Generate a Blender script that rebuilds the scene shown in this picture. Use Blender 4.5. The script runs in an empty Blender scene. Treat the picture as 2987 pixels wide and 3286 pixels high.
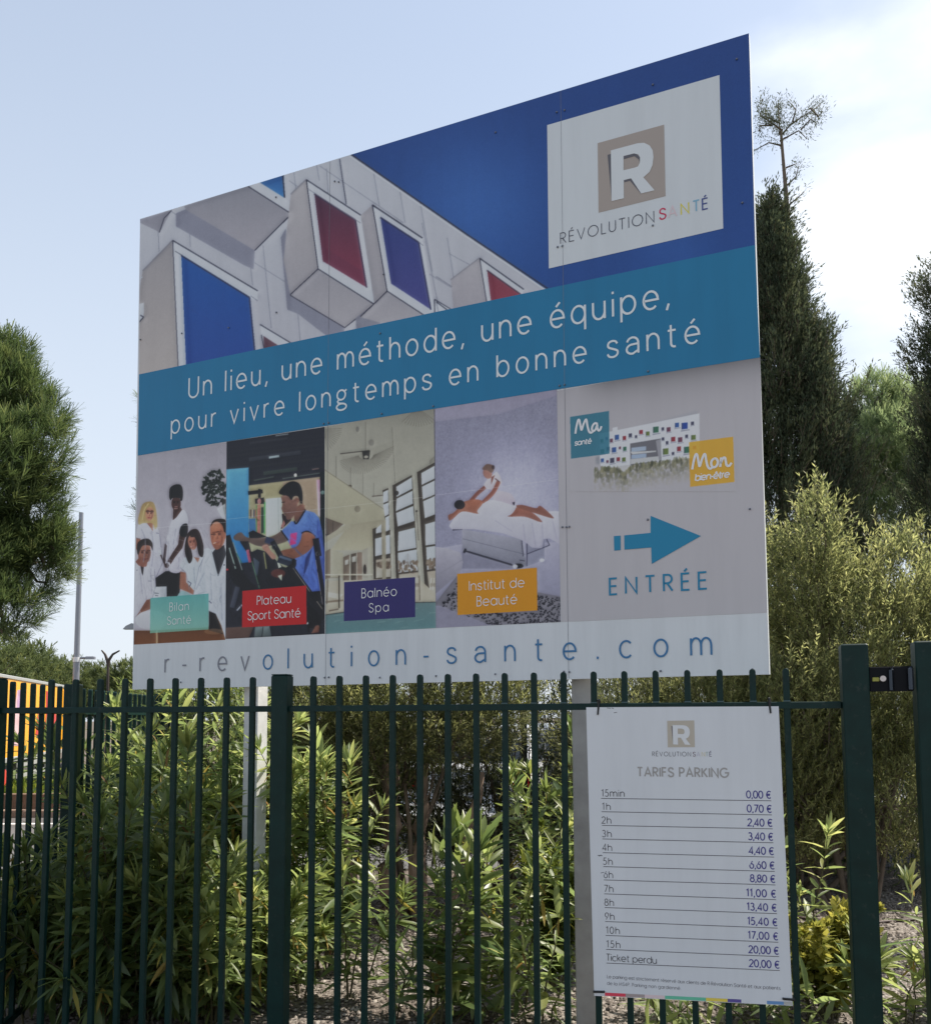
import bpy, math, random
import numpy as np
from mathutils import Vector, Matrix
R_ = math.radians
SC = bpy.context.scene
COL = SC.collection
rng = np.random.default_rng(7)
random.seed(7)

# ------------------------------------------------------------------ camera
F_, PW, PH, CX, CY = 3028.0, 2987, 3286, 1493.5, 2038.7
PIT, ROL = 0.0872877, -0.00416045
EYE = np.array([0.0, 0.0, 1.6])
FWD = np.array([0, math.cos(PIT), math.sin(PIT)])
_u0 = np.array([0, -math.sin(PIT), math.cos(PIT)]); _r0 = np.array([1.0, 0, 0])
RGT = _r0 * math.cos(ROL) + _u0 * math.sin(ROL)
UPV = -_r0 * math.sin(ROL) + _u0 * math.cos(ROL)
cd = bpy.data.cameras.new('camera'); cam = bpy.data.objects.new('camera', cd); COL.objects.link(cam)
cd.sensor_fit = 'HORIZONTAL'; cd.sensor_width = 36; cd.lens = F_ / PW * 36
cd.shift_y = (CY - PH / 2) / PW; cd.clip_start = 0.05; cd.clip_end = 3000
cam.matrix_world = Matrix(((RGT[0], UPV[0], -FWD[0], EYE[0]), (RGT[1], UPV[1], -FWD[1], EYE[1]), (RGT[2], UPV[2], -FWD[2], EYE[2]), (0, 0, 0, 1)))
SC.camera = cam

# ------------------------------------------------------------------ light
SUN_AZ, SUN_EL = 62.0, 53.0      # azimuth clockwise from +Y
w = bpy.data.worlds.new('World'); SC.world = w; w.use_nodes = True
nt = w.node_tree; nt.nodes.clear()
N = nt.nodes.new; L = nt.links.new
out = N('ShaderNodeOutputWorld'); bg = N('ShaderNodeBackground'); bg.inputs[1].default_value = 0.11
sky = N('ShaderNodeTexSky'); sky.sky_type = 'NISHITA'; sky.sun_disc = False
sky.sun_elevation = R_(SUN_EL); sky.sun_rotation = R_(SUN_AZ); sky.air_density = 1.2; sky.dust_density = 1.0; sky.ozone_density = 1.2
# thin bright cloud bank towards the sun, made from the view direction of the sky itself
tc = N('ShaderNodeTexCoord'); mp = N('ShaderNodeMapping'); mp.inputs['Scale'].default_value = (1.6, 1.6, 3.6)
nz = N('ShaderNodeTexNoise'); nz.inputs['Scale'].default_value = 2.1; nz.inputs['Detail'].default_value = 7; nz.inputs['Roughness'].default_value = .5
L(tc.outputs['Generated'], mp.inputs[0]); L(mp.outputs[0], nz.inputs['Vector'])
dt = N('ShaderNodeVectorMath'); dt.operation = 'DOT_PRODUCT'
ca, ce = R_(40), R_(24)
dt.inputs[1].default_value = (math.sin(ca) * math.cos(ce), math.cos(ca) * math.cos(ce), math.sin(ce))
L(tc.outputs['Generated'], dt.inputs[0])
mr = N('ShaderNodeMapRange'); mr.interpolation_type = 'SMOOTHSTEP'
mr.inputs[1].default_value = .84; mr.inputs[2].default_value = 1.0; mr.inputs[3].default_value = -.14; mr.inputs[4].default_value = .36
L(dt.outputs['Value'], mr.inputs[0])
ad = N('ShaderNodeMath'); ad.operation = 'ADD'; L(mr.outputs[0], ad.inputs[0]); L(nz.outputs['Fac'], ad.inputs[1])
cr = N('ShaderNodeMapRange'); cr.interpolation_type = 'SMOOTHSTEP'
cr.inputs[1].default_value = .60; cr.inputs[2].default_value = 1.0; cr.inputs[3].default_value = 0; cr.inputs[4].default_value = .8
L(ad.outputs[0], cr.inputs[0])
mx = N('ShaderNodeMix'); mx.data_type = 'RGBA'; mx.inputs['B'].default_value = (7.6, 7.8, 8.0, 1)
L(cr.outputs[0], mx.inputs['Factor'])
# thin veil of high haze that whitens the blue, thicker towards the horizon
sp = N('ShaderNodeSeparateXYZ'); L(tc.outputs['Generated'], sp.inputs[0])
vr = N('ShaderNodeMapRange'); vr.interpolation_type = 'SMOOTHSTEP'; L(sp.outputs['Z'], vr.inputs[0])
vr.inputs[1].default_value = .0; vr.inputs[2].default_value = .75; vr.inputs[3].default_value = .92; vr.inputs[4].default_value = .42
vl = N('ShaderNodeMix'); vl.data_type = 'RGBA'; vl.inputs['B'].default_value = (4.75, 5.15, 5.7, 1); L(vr.outputs[0], vl.inputs['Factor'])
L(sky.outputs[0], vl.inputs['A']); L(vl.outputs['Result'], mx.inputs['A'])
L(mx.outputs['Result'], bg.inputs[0]); L(bg.outputs[0], out.inputs[0])
sd = bpy.data.lights.new('sun', 'SUN'); sd.energy = 5.0; sd.angle = R_(.53); sd.color = (1, .93, .82)
so = bpy.data.objects.new('sun', sd); COL.objects.link(so)
SDIR = Vector((math.sin(R_(SUN_AZ)) * math.cos(R_(SUN_EL)), math.cos(R_(SUN_AZ)) * math.cos(R_(SUN_EL)), math.sin(R_(SUN_EL))))
so.rotation_euler = SDIR.to_track_quat('Z', 'Y').to_euler(); so.location = (30, 20, 40)
vs = SC.view_settings; vs.view_transform = 'Standard'; vs.look = 'None'; vs.exposure = 0.65; vs.gamma = 1
SC.render.engine = 'CYCLES'
SC.cycles.max_bounces = 8; SC.cycles.transparent_max_bounces = 8

# ------------------------------------------------------------------ helpers
def ray(px, py):
    return RGT * (px - CX) / F_ - UPV * (py - CY) / F_ + FWD
def at(px, py, y):
    v = ray(px, py); return EYE + v * (y / v[1])
def on_plane(px, py, P0, n):
    v = ray(px, py); return EYE + v * (((np.asarray(P0) - EYE) @ n) / (v @ n))
def ground_at(px, py, z):
    v = ray(px, py); return EYE + v * ((z - EYE[2]) / v[2])

def s2l(c):
    c = np.asarray(c, float) / 255.0
    return np.where(c <= .04045, c / 12.92, ((c + .055) / 1.055) ** 2.4)
GAIN = np.array([2.05, 2.02, 1.74])     # printed-ink reflectance of a tone that reads c on the shaded face
def ink(c):
    x = s2l(c) * GAIN; return np.where(x < .5, x, .5 + .38 * (1 - np.exp(-(x - .5) / .38)))

MATS = {}
def mat(name, col=(.5, .5, .5), rough=.6, metal=0, spec=.5, noise=None, bump=None, transl=0, attr=None, tint=None, clear=0, streak=0, fleck=None):
    """noise=(scale, amount) varies the tone; bump=(scale, strength); tint=(dark, light) ramps the 'tint' leaf attribute"""
    if name in MATS: return MATS[name]
    m = bpy.data.materials.new(name); m.use_nodes = True; MATS[name] = m
    t = m.node_tree; b = t.nodes['Principled BSDF']; N = t.nodes.new; L = t.links.new
    b.inputs['Roughness'].default_value = rough; b.inputs['Metallic'].default_value = metal
    b.inputs['Specular IOR Level'].default_value = spec; b.inputs['Base Color'].default_value = (*col, 1)
    if clear: b.inputs['Coat Weight'].default_value = clear
    src = None
    if attr:
        a = N('ShaderNodeAttribute'); a.attribute_name = attr; src = a.outputs['Color']
    if tint:
        a = N('ShaderNodeAttribute'); a.attribute_name = 'tint'
        r = N('ShaderNodeValToRGB'); e = r.color_ramp.elements
        e[0].color = (*tint[0], 1); e[1].color = (*tint[-1], 1)
        for k, cc in enumerate(tint[1:-1]):
            ee = e.new((k + 1) / (len(tint) - 1)); ee.color = (*cc, 1)
        L(a.outputs['Fac'], r.inputs[0]); src = r.outputs[0]
    if noise:
        tc = N('ShaderNodeTexCoord'); nz = N('ShaderNodeTexNoise'); nz.inputs['Scale'].default_value = noise[0]; nz.inputs['Detail'].default_value = 6
        L(tc.outputs['Object'], nz.inputs['Vector'])
        mr = N('ShaderNodeMapRange'); mr.inputs[1].default_value = .25; mr.inputs[2].default_value = .75
        mr.inputs[3].default_value = 1 - noise[1]; mr.inputs[4].default_value = 1 + noise[1]; L(nz.outputs['Fac'], mr.inputs[0])
        mm = N('ShaderNodeVectorMath'); mm.operation = 'SCALE'
        if src is None: mm.inputs[0].default_value = col
        else: L(src, mm.inputs[0])
        L(mr.outputs[0], mm.inputs['Scale']); src = mm.outputs[0]
    if streak:      # faint vertical run-off stains
        tc = N('ShaderNodeTexCoord'); mp = N('ShaderNodeMapping'); mp.inputs['Scale'].default_value = (7, 7, .7); nz = N('ShaderNodeTexNoise'); nz.inputs['Scale'].default_value = 1.6; nz.inputs['Detail'].default_value = 7; nz.inputs['Roughness'].default_value = .62
        L(tc.outputs['Object'], mp.inputs[0]); L(mp.outputs[0], nz.inputs['Vector'])
        mr = N('ShaderNodeMapRange'); mr.inputs[1].default_value = .42; mr.inputs[2].default_value = .72; mr.inputs[3].default_value = 1.0; mr.inputs[4].default_value = 1 - streak; L(nz.outputs['Fac'], mr.inputs[0])
        mm = N('ShaderNodeVectorMath'); mm.operation = 'SCALE'
        if src is None: mm.inputs[0].default_value = col
        else: L(src, mm.inputs[0])
        L(mr.outputs[0], mm.inputs['Scale']); src = mm.outputs[0]
    if fleck:       # dust and chips: (scale, colour)
        tc = N('ShaderNodeTexCoord'); nz = N('ShaderNodeTexNoise'); nz.inputs['Scale'].default_value = fleck[0]; nz.inputs['Detail'].default_value = 9; nz.inputs['Roughness'].default_value = .7; L(tc.outputs['Object'], nz.inputs['Vector'])
        mr = N('ShaderNodeMapRange'); mr.inputs[1].default_value = .58; mr.inputs[2].default_value = .74; L(nz.outputs['Fac'], mr.inputs[0]); mi = N('ShaderNodeMix'); mi.data_type = 'RGBA'; L(mr.outputs[0], mi.inputs['Factor'])
        if src is None: mi.inputs['A'].default_value = (*col, 1)
        else: L(src, mi.inputs['A'])
        mi.inputs['B'].default_value = (*fleck[1], 1); src = mi.outputs['Result']
    if src is not None: L(src, b.inputs['Base Color'])
    if bump:
        tc = N('ShaderNodeTexCoord'); nz = N('ShaderNodeTexNoise'); nz.inputs['Scale'].default_value = bump[0]; nz.inputs['Detail'].default_value = 5
        L(tc.outputs['Object'], nz.inputs['Vector'])
        bp_ = N('ShaderNodeBump'); bp_.inputs['Strength'].default_value = bump[1]; bp_.inputs['Distance'].default_value = .01
        L(nz.outputs['Fac'], bp_.inputs['Height']); L(bp_.outputs[0], b.inputs['Normal'])
    if transl:
        tr = N('ShaderNodeBsdfTranslucent'); ms = N('ShaderNodeMixShader'); ms.inputs[0].default_value = transl
        hs = N('ShaderNodeHueSaturation'); hs.inputs['Value'].default_value = 2.2; hs.inputs['Saturation'].default_value = 1.0; hs.inputs['Hue'].default_value = .497
        if src is not None: L(src, hs.inputs['Color'])
        else: hs.inputs['Color'].default_value = (*col, 1)
        L(hs.outputs[0], tr.inputs[0]); L(b.outputs[0], ms.inputs[1]); L(tr.outputs[0], ms.inputs[2])
        L(ms.outputs[0], t.nodes['Material Output'].inputs[0])
    return m

def link(name, me, m, parent=None, loc=None):
    o = bpy.data.objects.new(name, me); COL.objects.link(o)
    if m is not None and len(me.materials) == 0: me.materials.append(m)
    if parent is not None: o.parent = parent
    if loc is not None: o.location = loc
    return o
def tag(o, label=None, cat=None, group=None, kind=None):
    if label: o['label'] = label
    if cat: o['category'] = cat
    if group: o['group'] = group
    if kind: o['kind'] = kind
    return o
def empty(name, loc, label, cat, group=None, rz=0):
    o = bpy.data.objects.new(name, None); COL.objects.link(o); o.location = loc; o.rotation_euler = (0, 0, rz)
    o.empty_display_size = .2
    return tag(o, label, cat, group)

class MB:
    """collects faces, builds one mesh"""
    def __init__(s): s.v = []; s.f = []
    def add(s, v, f):
        o = len(s.v); s.v += [tuple(map(float, p)) for p in v]; s.f += [tuple(i + o for i in q) for q in f]; return s
    def box(s, x0, y0, z0, x1, y1, z1, M=None):
        v = [(x, y, z) for z in (z0, z1) for (x, y) in ((x0, y0), (x1, y0), (x1, y1), (x0, y1))]
        if M is not None: v = [M @ Vector(p) for p in v]
        return s.add(v, [(3, 2, 1, 0), (4, 5, 6, 7), (0, 1, 5, 4), (1, 2, 6, 5), (2, 3, 7, 6), (3, 0, 4, 7)])
    def cbox(s, x0, y0, z0, x1, y1, z1, b=.003, M=None):
        """box with chamfered upright and top edges"""
        rings = []
        for z, i in ((z0, 0), (z1 - b, 0), (z1, b)):
            rings.append([(x0 + b + i, y0 + i, z), (x1 - b - i, y0 + i, z), (x1 - i, y0 + b + i, z), (x1 - i, y1 - b - i, z), (x1 - b - i, y1 - i, z), (x0 + b + i, y1 - i, z), (x0 + i, y1 - b - i, z), (x0 + i, y0 + b + i, z)])
        v = [p for r in rings for p in r]
        if M is not None: v = [M @ Vector(p) for p in v]
        f = [tuple(range(7, -1, -1)), tuple(range(16, 24))]
        for k in range(2):
            for i in range(8): f.append((k * 8 + i, k * 8 + (i + 1) % 8, k * 8 + 8 + (i + 1) % 8, k * 8 + 8 + i))
        return s.add(v, f)
    def tube(s, pts, rad, n=8, cap=True):
        pts = [Vector(p) for p in pts]; k = len(pts)
        if not hasattr(rad, '__len__'): rad = [rad] * k
        v = []; up = Vector((0.0123, 0.031, 1))
        for i, p in enumerate(pts):
            d = (pts[min(i + 1, k - 1)] - pts[max(i - 1, 0)]).normalized()
            a = d.cross(up)
            if a.length < .05: a = d.cross(Vector((1, .1, 0)))
            a.normalize(); b = d.cross(a)
            for j in range(n):
                t = 2 * math.pi * j / n; v.append(p + (a * math.cos(t) + b * math.sin(t)) * rad[i])
        f = []
        for i in range(k - 1):
            for j in range(n): f.append((i * n + j, i * n + (j + 1) % n, (i + 1) * n + (j + 1) % n, (i + 1) * n + j))
        if cap: f += [tuple(range(n))[::-1], tuple((k - 1) * n + j for j in range(n))]
        return s.add(v, f)
    def prism(s, poly, y0, y1, ax='y', M=None):
        """poly of 2-D points extruded: ax 'y' -> (a, y, b); 'z' -> (a, b, z); 'x' -> (x, a, b)"""
        n = len(poly); mk = {'y': lambda p, t: (p[0], t, p[1]), 'z': lambda p, t: (p[0], p[1], t), 'x': lambda p, t: (t, p[0], p[1])}[ax]
        v = [mk(p, y0) for p in poly] + [mk(p, y1) for p in poly]
        if M is not None: v = [M @ Vector(p) for p in v]
        f = [tuple(range(n))[::-1], tuple(range(n, 2 * n))] + [(i, (i + 1) % n, n + (i + 1) % n, n + i) for i in range(n)]
        return s.add(v, f)
    def mesh(s, name, smooth=False):
        me = bpy.data.meshes.new(name); me.from_pydata(s.v, [], s.f); me.update()
        import bmesh
        bm = bmesh.new(); bm.from_mesh(me); bmesh.ops.recalc_face_normals(bm, faces=bm.faces); bm.to_mesh(me); bm.free()
        if smooth: me.polygons.foreach_set('use_smooth', [True] * len(me.polygons))
        return me
    def build(s, name, m, parent=None, loc=None, smooth=False):
        return link(name, s.mesh(name, smooth), m, parent, loc)

def np_mesh(name, V, Fc, tint=None, smooth=False, col=None):
    """V (n,3); Fc (m,k) with k = 3 or 4"""
    V = np.ascontiguousarray(V, np.float32); Fc = np.ascontiguousarray(Fc, np.int32); k = Fc.shape[1]
    me = bpy.data.meshes.new(name); me.vertices.add(len(V)); me.vertices.foreach_set('co', V.ravel())
    me.loops.add(Fc.size); me.loops.foreach_set('vertex_index', Fc.ravel())
    me.polygons.add(len(Fc)); me.polygons.foreach_set('loop_start', np.arange(0, Fc.size, k, dtype=np.int32))
    try: me.polygons.foreach_set('loop_total', np.full(len(Fc), k, np.int32))
    except Exception: pass
    if smooth: me.polygons.foreach_set('use_smooth', np.ones(len(Fc), bool))
    me.update(calc_edges=True)
    if tint is not None:
        a = me.attributes.new('tint', 'FLOAT', 'POINT'); a.data.foreach_set('value', np.ascontiguousarray(tint, np.float32))
    if col is not None:
        a = me.color_attributes.new('print', 'FLOAT_COLOR', 'POINT')
        c4 = np.ones((len(V), 4), np.float32); c4[:, :3] = col; a.data.foreach_set('color', c4.ravel())
    return me

def crom(P, n=6, closed=True):
    """Catmull-Rom through the points"""
    P = np.asarray(P, float); k = len(P); o = []
    for i in range(k if closed else k - 1):
        if closed: a, b, c, d = P[(i - 1) % k], P[i], P[(i + 1) % k], P[(i + 2) % k]
        else: a, b, c, d = P[max(i - 1, 0)], P[i], P[i + 1], P[min(i + 2, k - 1)]
        for t in np.arange(n) / n:
            o.append(.5 * (2 * b + (c - a) * t + (2 * a - 5 * b + 4 * c - d) * t * t + (3 * b - a - 3 * c + d) * t ** 3))
    if not closed: o.append(P[-1])
    return np.array(o)

# ------------------------------------------------------------------ picture maker for the printed photographs
class Cv:
    """small raster of a printed picture, in the pixel frame (w, h) it was drawn in; k = cells per pixel"""
    def __init__(s, w, h, k, c=(128, 128, 128)):
        s.k = k; s.W = int(w * k); s.H = int(h * k); s.a = np.empty((s.H, s.W, 3)); s.a[:] = c
    def _mask(s, P):
        P = np.asarray(P, float) * s.k
        x0, y0 = np.floor(P.min(0)).astype(int) - 1; x1, y1 = np.ceil(P.max(0)).astype(int) + 2
        x0, y0 = max(x0, 0), max(y0, 0); x1, y1 = min(x1, s.W), min(y1, s.H)
        if x1 <= x0 or y1 <= y0: return None
        ss = 2; xs = (np.arange((x1 - x0) * ss) + .5) / ss + x0; ys = (np.arange((y1 - y0) * ss) + .5) / ss + y0
        X = xs[None]; Y = ys[:, None]; m = np.zeros((len(ys), len(xs)), bool)
        for (ax, ay), (bx, by) in zip(P, np.roll(P, -1, 0)):
            if ay == by: continue
            m ^= ((ay > Y) != (by > Y)) & (X < (bx - ax) * (Y - ay) / (by - ay) + ax)
        m = m.reshape(y1 - y0, ss, x1 - x0, ss).mean((1, 3))
        return x0, y0, x1, y1, m
    def _put(s, r, col, al):
        if r is None: return
        x0, y0, x1, y1, m = r; m = (m * al)[..., None]
        if len(col) == 2:
            t = np.linspace(0, 1, y1 - y0)[:, None, None]; c = np.asarray(col[0]) * (1 - t) + np.asarray(col[1]) * t
        else: c = np.asarray(col, float)
        s.a[y0:y1, x0:x1] = s.a[y0:y1, x0:x1] * (1 - m) + c * m
    def poly(s, P, col, al=1, sm=0):
        s._put(s._mask(crom(P, 5) if sm else P), col, al)
    def ell(s, cx, cy, rx, ry, col, al=1, rot=0):
        t = np.linspace(0, 2 * np.pi, 28, endpoint=False); c, d = math.cos(R_(rot)), math.sin(R_(rot))
        x, y = rx * np.cos(t), ry * np.sin(t)
        s._put(s._mask(np.stack([cx + x * c - y * d, cy + x * d + y * c], 1)), col, al)
    def line(s, P, w, col, al=1, sm=0):
        P = np.asarray(P, float)
        if sm: P = crom(P, 5, False)
        for a, b in zip(P[:-1], P[1:]):
            d = b - a; l = np.hypot(*d)
            if l < 1e-6: continue
            n = np.array([-d[1], d[0]]) / l * w / 2; e = d / l * w * .12
            s._put(s._mask([a + n - e, b + n + e, b - n + e, a - n - e]), col, al)
    def blur(s, sig, box=None):
        sig *= s.k; r = max(1, int(sig * 2.5)); kx = np.exp(-.5 * (np.arange(-r, r + 1) / sig) ** 2); kx /= kx.sum()
        y0, y1, x0, x1 = (0, s.H, 0, s.W) if box is None else [int(v * s.k) for v in (box[1], box[3], box[0], box[2])]
        a = s.a[y0:y1, x0:x1]
        for ax in (0, 1):
            p = np.pad(a, [(r, r) if i == ax else (0, 0) for i in range(3)], 'edge')
            a = sum(kv * np.take(p, np.arange(i, i + a.shape[ax]), ax) for i, kv in enumerate(kx))
        s.a[y0:y1, x0:x1] = a
    def soften(s, sig=16, k=.3, mott=5, sat=.86, rel=.55):
        """lens softness, faint mottling and the slightly faded inks of an old print"""
        o = s.a.copy(); s.blur(sig); s.a = o * (1 - k) + s.a * k
        n = np.zeros((s.H, s.W)); 
        for c in (5, 11, 26):
            q = rng.normal(0, 1, (s.H // c + 3, s.W // c + 3)); yy, xx = np.mgrid[0:s.H, 0:s.W] / c; i, j = yy.astype(int), xx.astype(int); f, e = (yy - i), (xx - j); f = f * f * (3 - 2 * f); e = e * e * (3 - 2 * e)
            n += (q[i, j] * (1 - f) + q[i + 1, j] * f) * (1 - e) + (q[i, j + 1] * (1 - f) + q[i + 1, j + 1] * f) * e
        s.a += .0
        L_ = o.mean(2, keepdims=True); t_ = s.a.copy(); s.a = L_.copy(); s.blur(9); e_ = s.a - np.roll(s.a, (2, 3), (0, 1)); s.blur(14); e_ += .6 * (s.a - np.roll(s.a, (3, 5), (0, 1))); s.a = t_ + np.clip(e_, -16, 16) * rel
        g_ = s.a.mean(2, keepdims=True); s.a = (g_ + (s.a - g_) * sat) * (1 + n[..., None] * mott / 400)
    def folds(s, test, n, ln, wd, ang, rr, box=None, al=.28):
        """short soft creases wherever the picture passes the test"""
        x0, y0, x1, y1 = box or (0, 0, s.W / s.k, s.H / s.k)
        for _ in range(n):
            x, y = rr.uniform(x0, x1), rr.uniform(y0, y1); i, j = min(int(y * s.k), s.H - 1), min(int(x * s.k), s.W - 1); c = s.a[i, j]
            if not test(c): continue
            a = R_(ang + rr.gauss(0, 24)); l = ln * rr.uniform(.4, 1.2); dx, dy = math.cos(a) * l, math.sin(a) * l
            i2, j2 = int((y + dy) * s.k), int((x + dx) * s.k)
            if not (0 <= i2 < s.H and 0 <= j2 < s.W and test(s.a[i2, j2])): continue
            f = rr.choice((.80, .86, 1.08)); s.line([(x, y), (x + dx * .5 + rr.gauss(0, l * .06), y + dy * .5), (x + dx, y + dy)], wd * rr.uniform(.5, 1.3), c * f, al * rr.uniform(.6, 1.6), 1)
    def grain(s, amp, cell=1):
        h, w_ = -(-s.H // cell), -(-s.W // cell)
        n = rng.normal(0, amp, (h, w_)); n = np.repeat(np.repeat(n, cell, 0), cell, 1)[:s.H, :s.W]; s.a += n[..., None]
    def at(s, X, Y):
        x = np.clip(X * s.k - .5, 0, s.W - 1.001); y = np.clip(Y * s.k - .5, 0, s.H - 1.001)
        i, j = x.astype(int), y.astype(int); fx, fy = (x - i)[..., None], (y - j)[..., None]; a = s.a
        return (a[j, i] * (1 - fx) + a[j, i + 1] * fx) * (1 - fy) + (a[j + 1, i] * (1 - fx) + a[j + 1, i + 1] * fx) * fy

class Plane:
    """a flat board; maps photograph measurements to its own plane, in metres"""
    def __init__(s, P0, d, n):
        s.P0 = np.asarray(P0, float); s.d = np.asarray(d, float); s.u = np.array([0, 0, 1.0]); s.n = np.asarray(n, float)   # n towards the viewer
    def pt(s, px, py, lift=0):
        return on_plane(px, py, s.P0, s.n) + s.n * lift
    def uv(s, px, py):
        q = on_plane(px, py, s.P0, s.n) - s.P0; return np.array([q @ s.d, q @ s.u])
    def w(s, U, V, lift):
        return s.P0 + np.multiply.outer(U, s.d) + np.multiply.outer(V, s.u) + s.n * lift

def crop(x0, y0, sc):
    return lambda x, y: (x0 + np.asarray(x, float) / sc, y0 + np.asarray(y, float) / sc)

def print_mesh(name, pl, cr, corners, cv, nu, nv, lift, origin, tone=1.0):
    tl, tr, br, bl = [np.asarray(c, float) for c in corners]
    a = np.linspace(0, 1, nu)[None, :, None]; b = np.linspace(0, 1, nv)[:, None, None]
    G = (tl * (1 - a) + tr * a) * (1 - b) + (bl * (1 - a) + br * a) * b
    X, Y = G[..., 0], G[..., 1]; q = np.clip(cv.at(X, Y), 0, 255); c = ink(255 * 1.03 * (q / 255) ** tone)
    fx, fy = cr(X, Y)
    v = RGT * ((fx - CX) / F_)[..., None] - UPV * ((fy - CY) / F_)[..., None] + FWD
    t = ((pl.P0 - EYE) @ pl.n) / (v @ pl.n); P = EYE + v * t[..., None] + pl.n * lift - origin
    idx = np.arange(nu * nv).reshape(nv, nu)
    Fc = np.stack([idx[1:, :-1], idx[1:, 1:], idx[:-1, 1:], idx[:-1, :-1]], -1).reshape(-1, 4)
    return np_mesh(name, P.reshape(-1, 3), Fc, col=c.reshape(-1, 3))

# ------------------------------------------------------------------ stroke lettering
def arc(cx, cy, rx, ry, a0, a1, n=14):
    t = np.radians(np.linspace(a0, a1, n)); return [(cx + rx * math.cos(x), cy + ry * math.sin(x)) for x in t]
def glyphs(rx, single):
    X = .7; r = X / 2; W2 = 2 * rx; g = {}
    el = lambda cx, cy, a, b: arc(cx, cy, a, b, 90, 450, 26)
    ac = lambda x, y: [(x - .05, y), (x + .11, y + .17)]
    o = el(rx, r, rx, r)
    g['o'] = (W2, [o]); g['c'] = (W2 * .9, [arc(rx, r, rx, r, 45, 315, 18)])
    ge = [[(0.01, r), (W2, r)] + arc(rx, r, rx, r, 0, 315, 20)]
    g['e'] = (W2, ge); g['é'] = (W2, ge + [ac(rx, .84)]); g['ê'] = (W2, ge + [[(rx - .14, .84), (rx, .98), (rx + .14, .84)]])
    if single: g['a'] = (W2, [o, [(W2, X), (W2, 0)]])
    else: g['a'] = (W2 * .92, [[(W2 * .92, 0)] + [(W2 * .92, .46)] + arc(rx * .95, .46, rx * .87, .24, 0, 165, 10), [(W2 * .92, .41)] + arc(rx * .9, .2, rx * .88, .2, 85, 275, 12) + [(W2 * .92, .13)]])
    g['b'] = (W2, [o, [(0, 1), (0, 0)]]); g['d'] = (W2, [o, [(W2, 1), (W2, 0)]])
    g['p'] = (W2, [o, [(0, X), (0, -.3)]]); g['q'] = (W2, [o, [(W2, X), (W2, -.3)]])
    if single: g['g'] = (W2, [o, [(W2, X), (W2, -.06)] + arc(rx, -.06, rx, .23, 0, -150, 10)])
    else: g['g'] = (W2, [el(rx * .95, .46, rx * .85, .24), el(rx, -.13, rx, .16), [(rx * .5, .26), (rx * .2, .16), (rx * .35, .07), (rx * 1.1, .03)], [(rx * 1.55, .62), (W2 * 1.02, .69)]])
    aw = W2 * .86
    arch = lambda x0, wd: [(x0, .42)] + arc(x0 + wd / 2, .40, wd / 2, .30, 165, 0, 10) + [(x0 + wd, 0)]
    g['h'] = (aw, [[(0, 1), (0, 0)], arch(0, aw)]); g['n'] = (aw, [[(0, X), (0, 0)], arch(0, aw)])
    mw = aw * .86; g['m'] = (2 * mw, [[(0, X), (0, 0)], arch(0, mw), arch(mw, mw)])
    g['u'] = (aw, [[(0, X)] + arc(aw / 2, .30, aw / 2, .30, 180, 345, 10) + [(aw, .30)], [(aw, X), (aw, 0)]])
    g['r'] = (.27, [[(0, X), (0, 0)], [(0, .40)] + arc(.22, .44, .22, .25, 175, 75, 7)])
    g['i'] = (0, [[(0, X), (0, 0)], [(0, .9), (0, 1.0)]]); g['l'] = (0, [[(0, 1), (0, 0)]])
    g['t'] = (.34, [[(.13, .93), (.13, .14)] + arc(.27, .14, .14, .14, 180, 290, 6), [(0, X), (.33, X)]])
    g['v'] = (.5, [[(0, X), (.25, 0), (.5, X)]]); g['x'] = (.46, [[(0, X), (.46, 0)], [(.46, X), (0, 0)]])
    g['k'] = (.42, [[(0, 1), (0, 0)], [(.4, X), (.03, .3)], [(.13, .4), (.42, 0)]])
    S = crom([(.53, .8), (.44, .95), (.27, 1), (.1, .94), (.03, .78), (.07, .63), (.22, .54), (.38, .46), (.53, .36), (.55, .2), (.45, .05), (.27, 0), (.09, .06), (.0, .22)], 4, False)
    g['S'] = (.55, [S]); g['s'] = (.44, [S * np.array([.8, .7])])
    g['y'] = (.5, [[(0, X), (.26, .03)], [(.5, X), (.15, -.3)]])
    E_ = [[(.46, 1), (0, 1), (0, 0), (.46, 0)], [(0, .52), (.42, .52)]]
    g['E'] = (.46, E_); g['É'] = (.46, E_ + [ac(.22, 1.13)]); g['F'] = (.44, [[(.44, 1), (0, 1), (0, 0)], [(0, .52), (.4, .52)]])
    g['A'] = (.72, [[(0, 0), (.36, 1), (.72, 0)], [(.12, .32), (.6, .32)]]); g['V'] = (.7, [[(0, 1), (.35, 0), (.7, 1)]])
    g['B'] = (.5, [[(.24, .53), (0, .53), (0, 1), (.24, 1)] + arc(.24, .765, .22, .235, 90, -90, 10), [(0, .53), (0, 0), (.26, 0)] + arc(.26, .265, .25, .265, -90, 90, 10)])
    g['P'] = (.5, [[(0, 0), (0, 1), (.24, 1)] + arc(.24, .73, .25, .27, 90, -90, 10) + [(0, .46)]])
    g['R'] = (.52, [[(0, 0), (0, 1), (.24, 1)] + arc(.24, .74, .25, .26, 90, -90, 10) + [(0, .48)], [(.22, .46), (.52, 0)]])
    g['G'] = (.88, [arc(.45, .5, .45, .5, 45, 360, 22) + [(.5, .5)]]); g['I'] = (0, [[(0, 1), (0, 0)]]); g['L'] = (.4, [[(0, 1), (0, 0), (.4, 0)]])
    g['K'] = (.56, [[(0, 1), (0, 0)], [(.52, 1), (.03, .46)], [(.14, .57), (.56, 0)]]); g['N'] = (.68, [[(0, 0), (0, 1), (.68, 0), (.68, 1)]])
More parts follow.
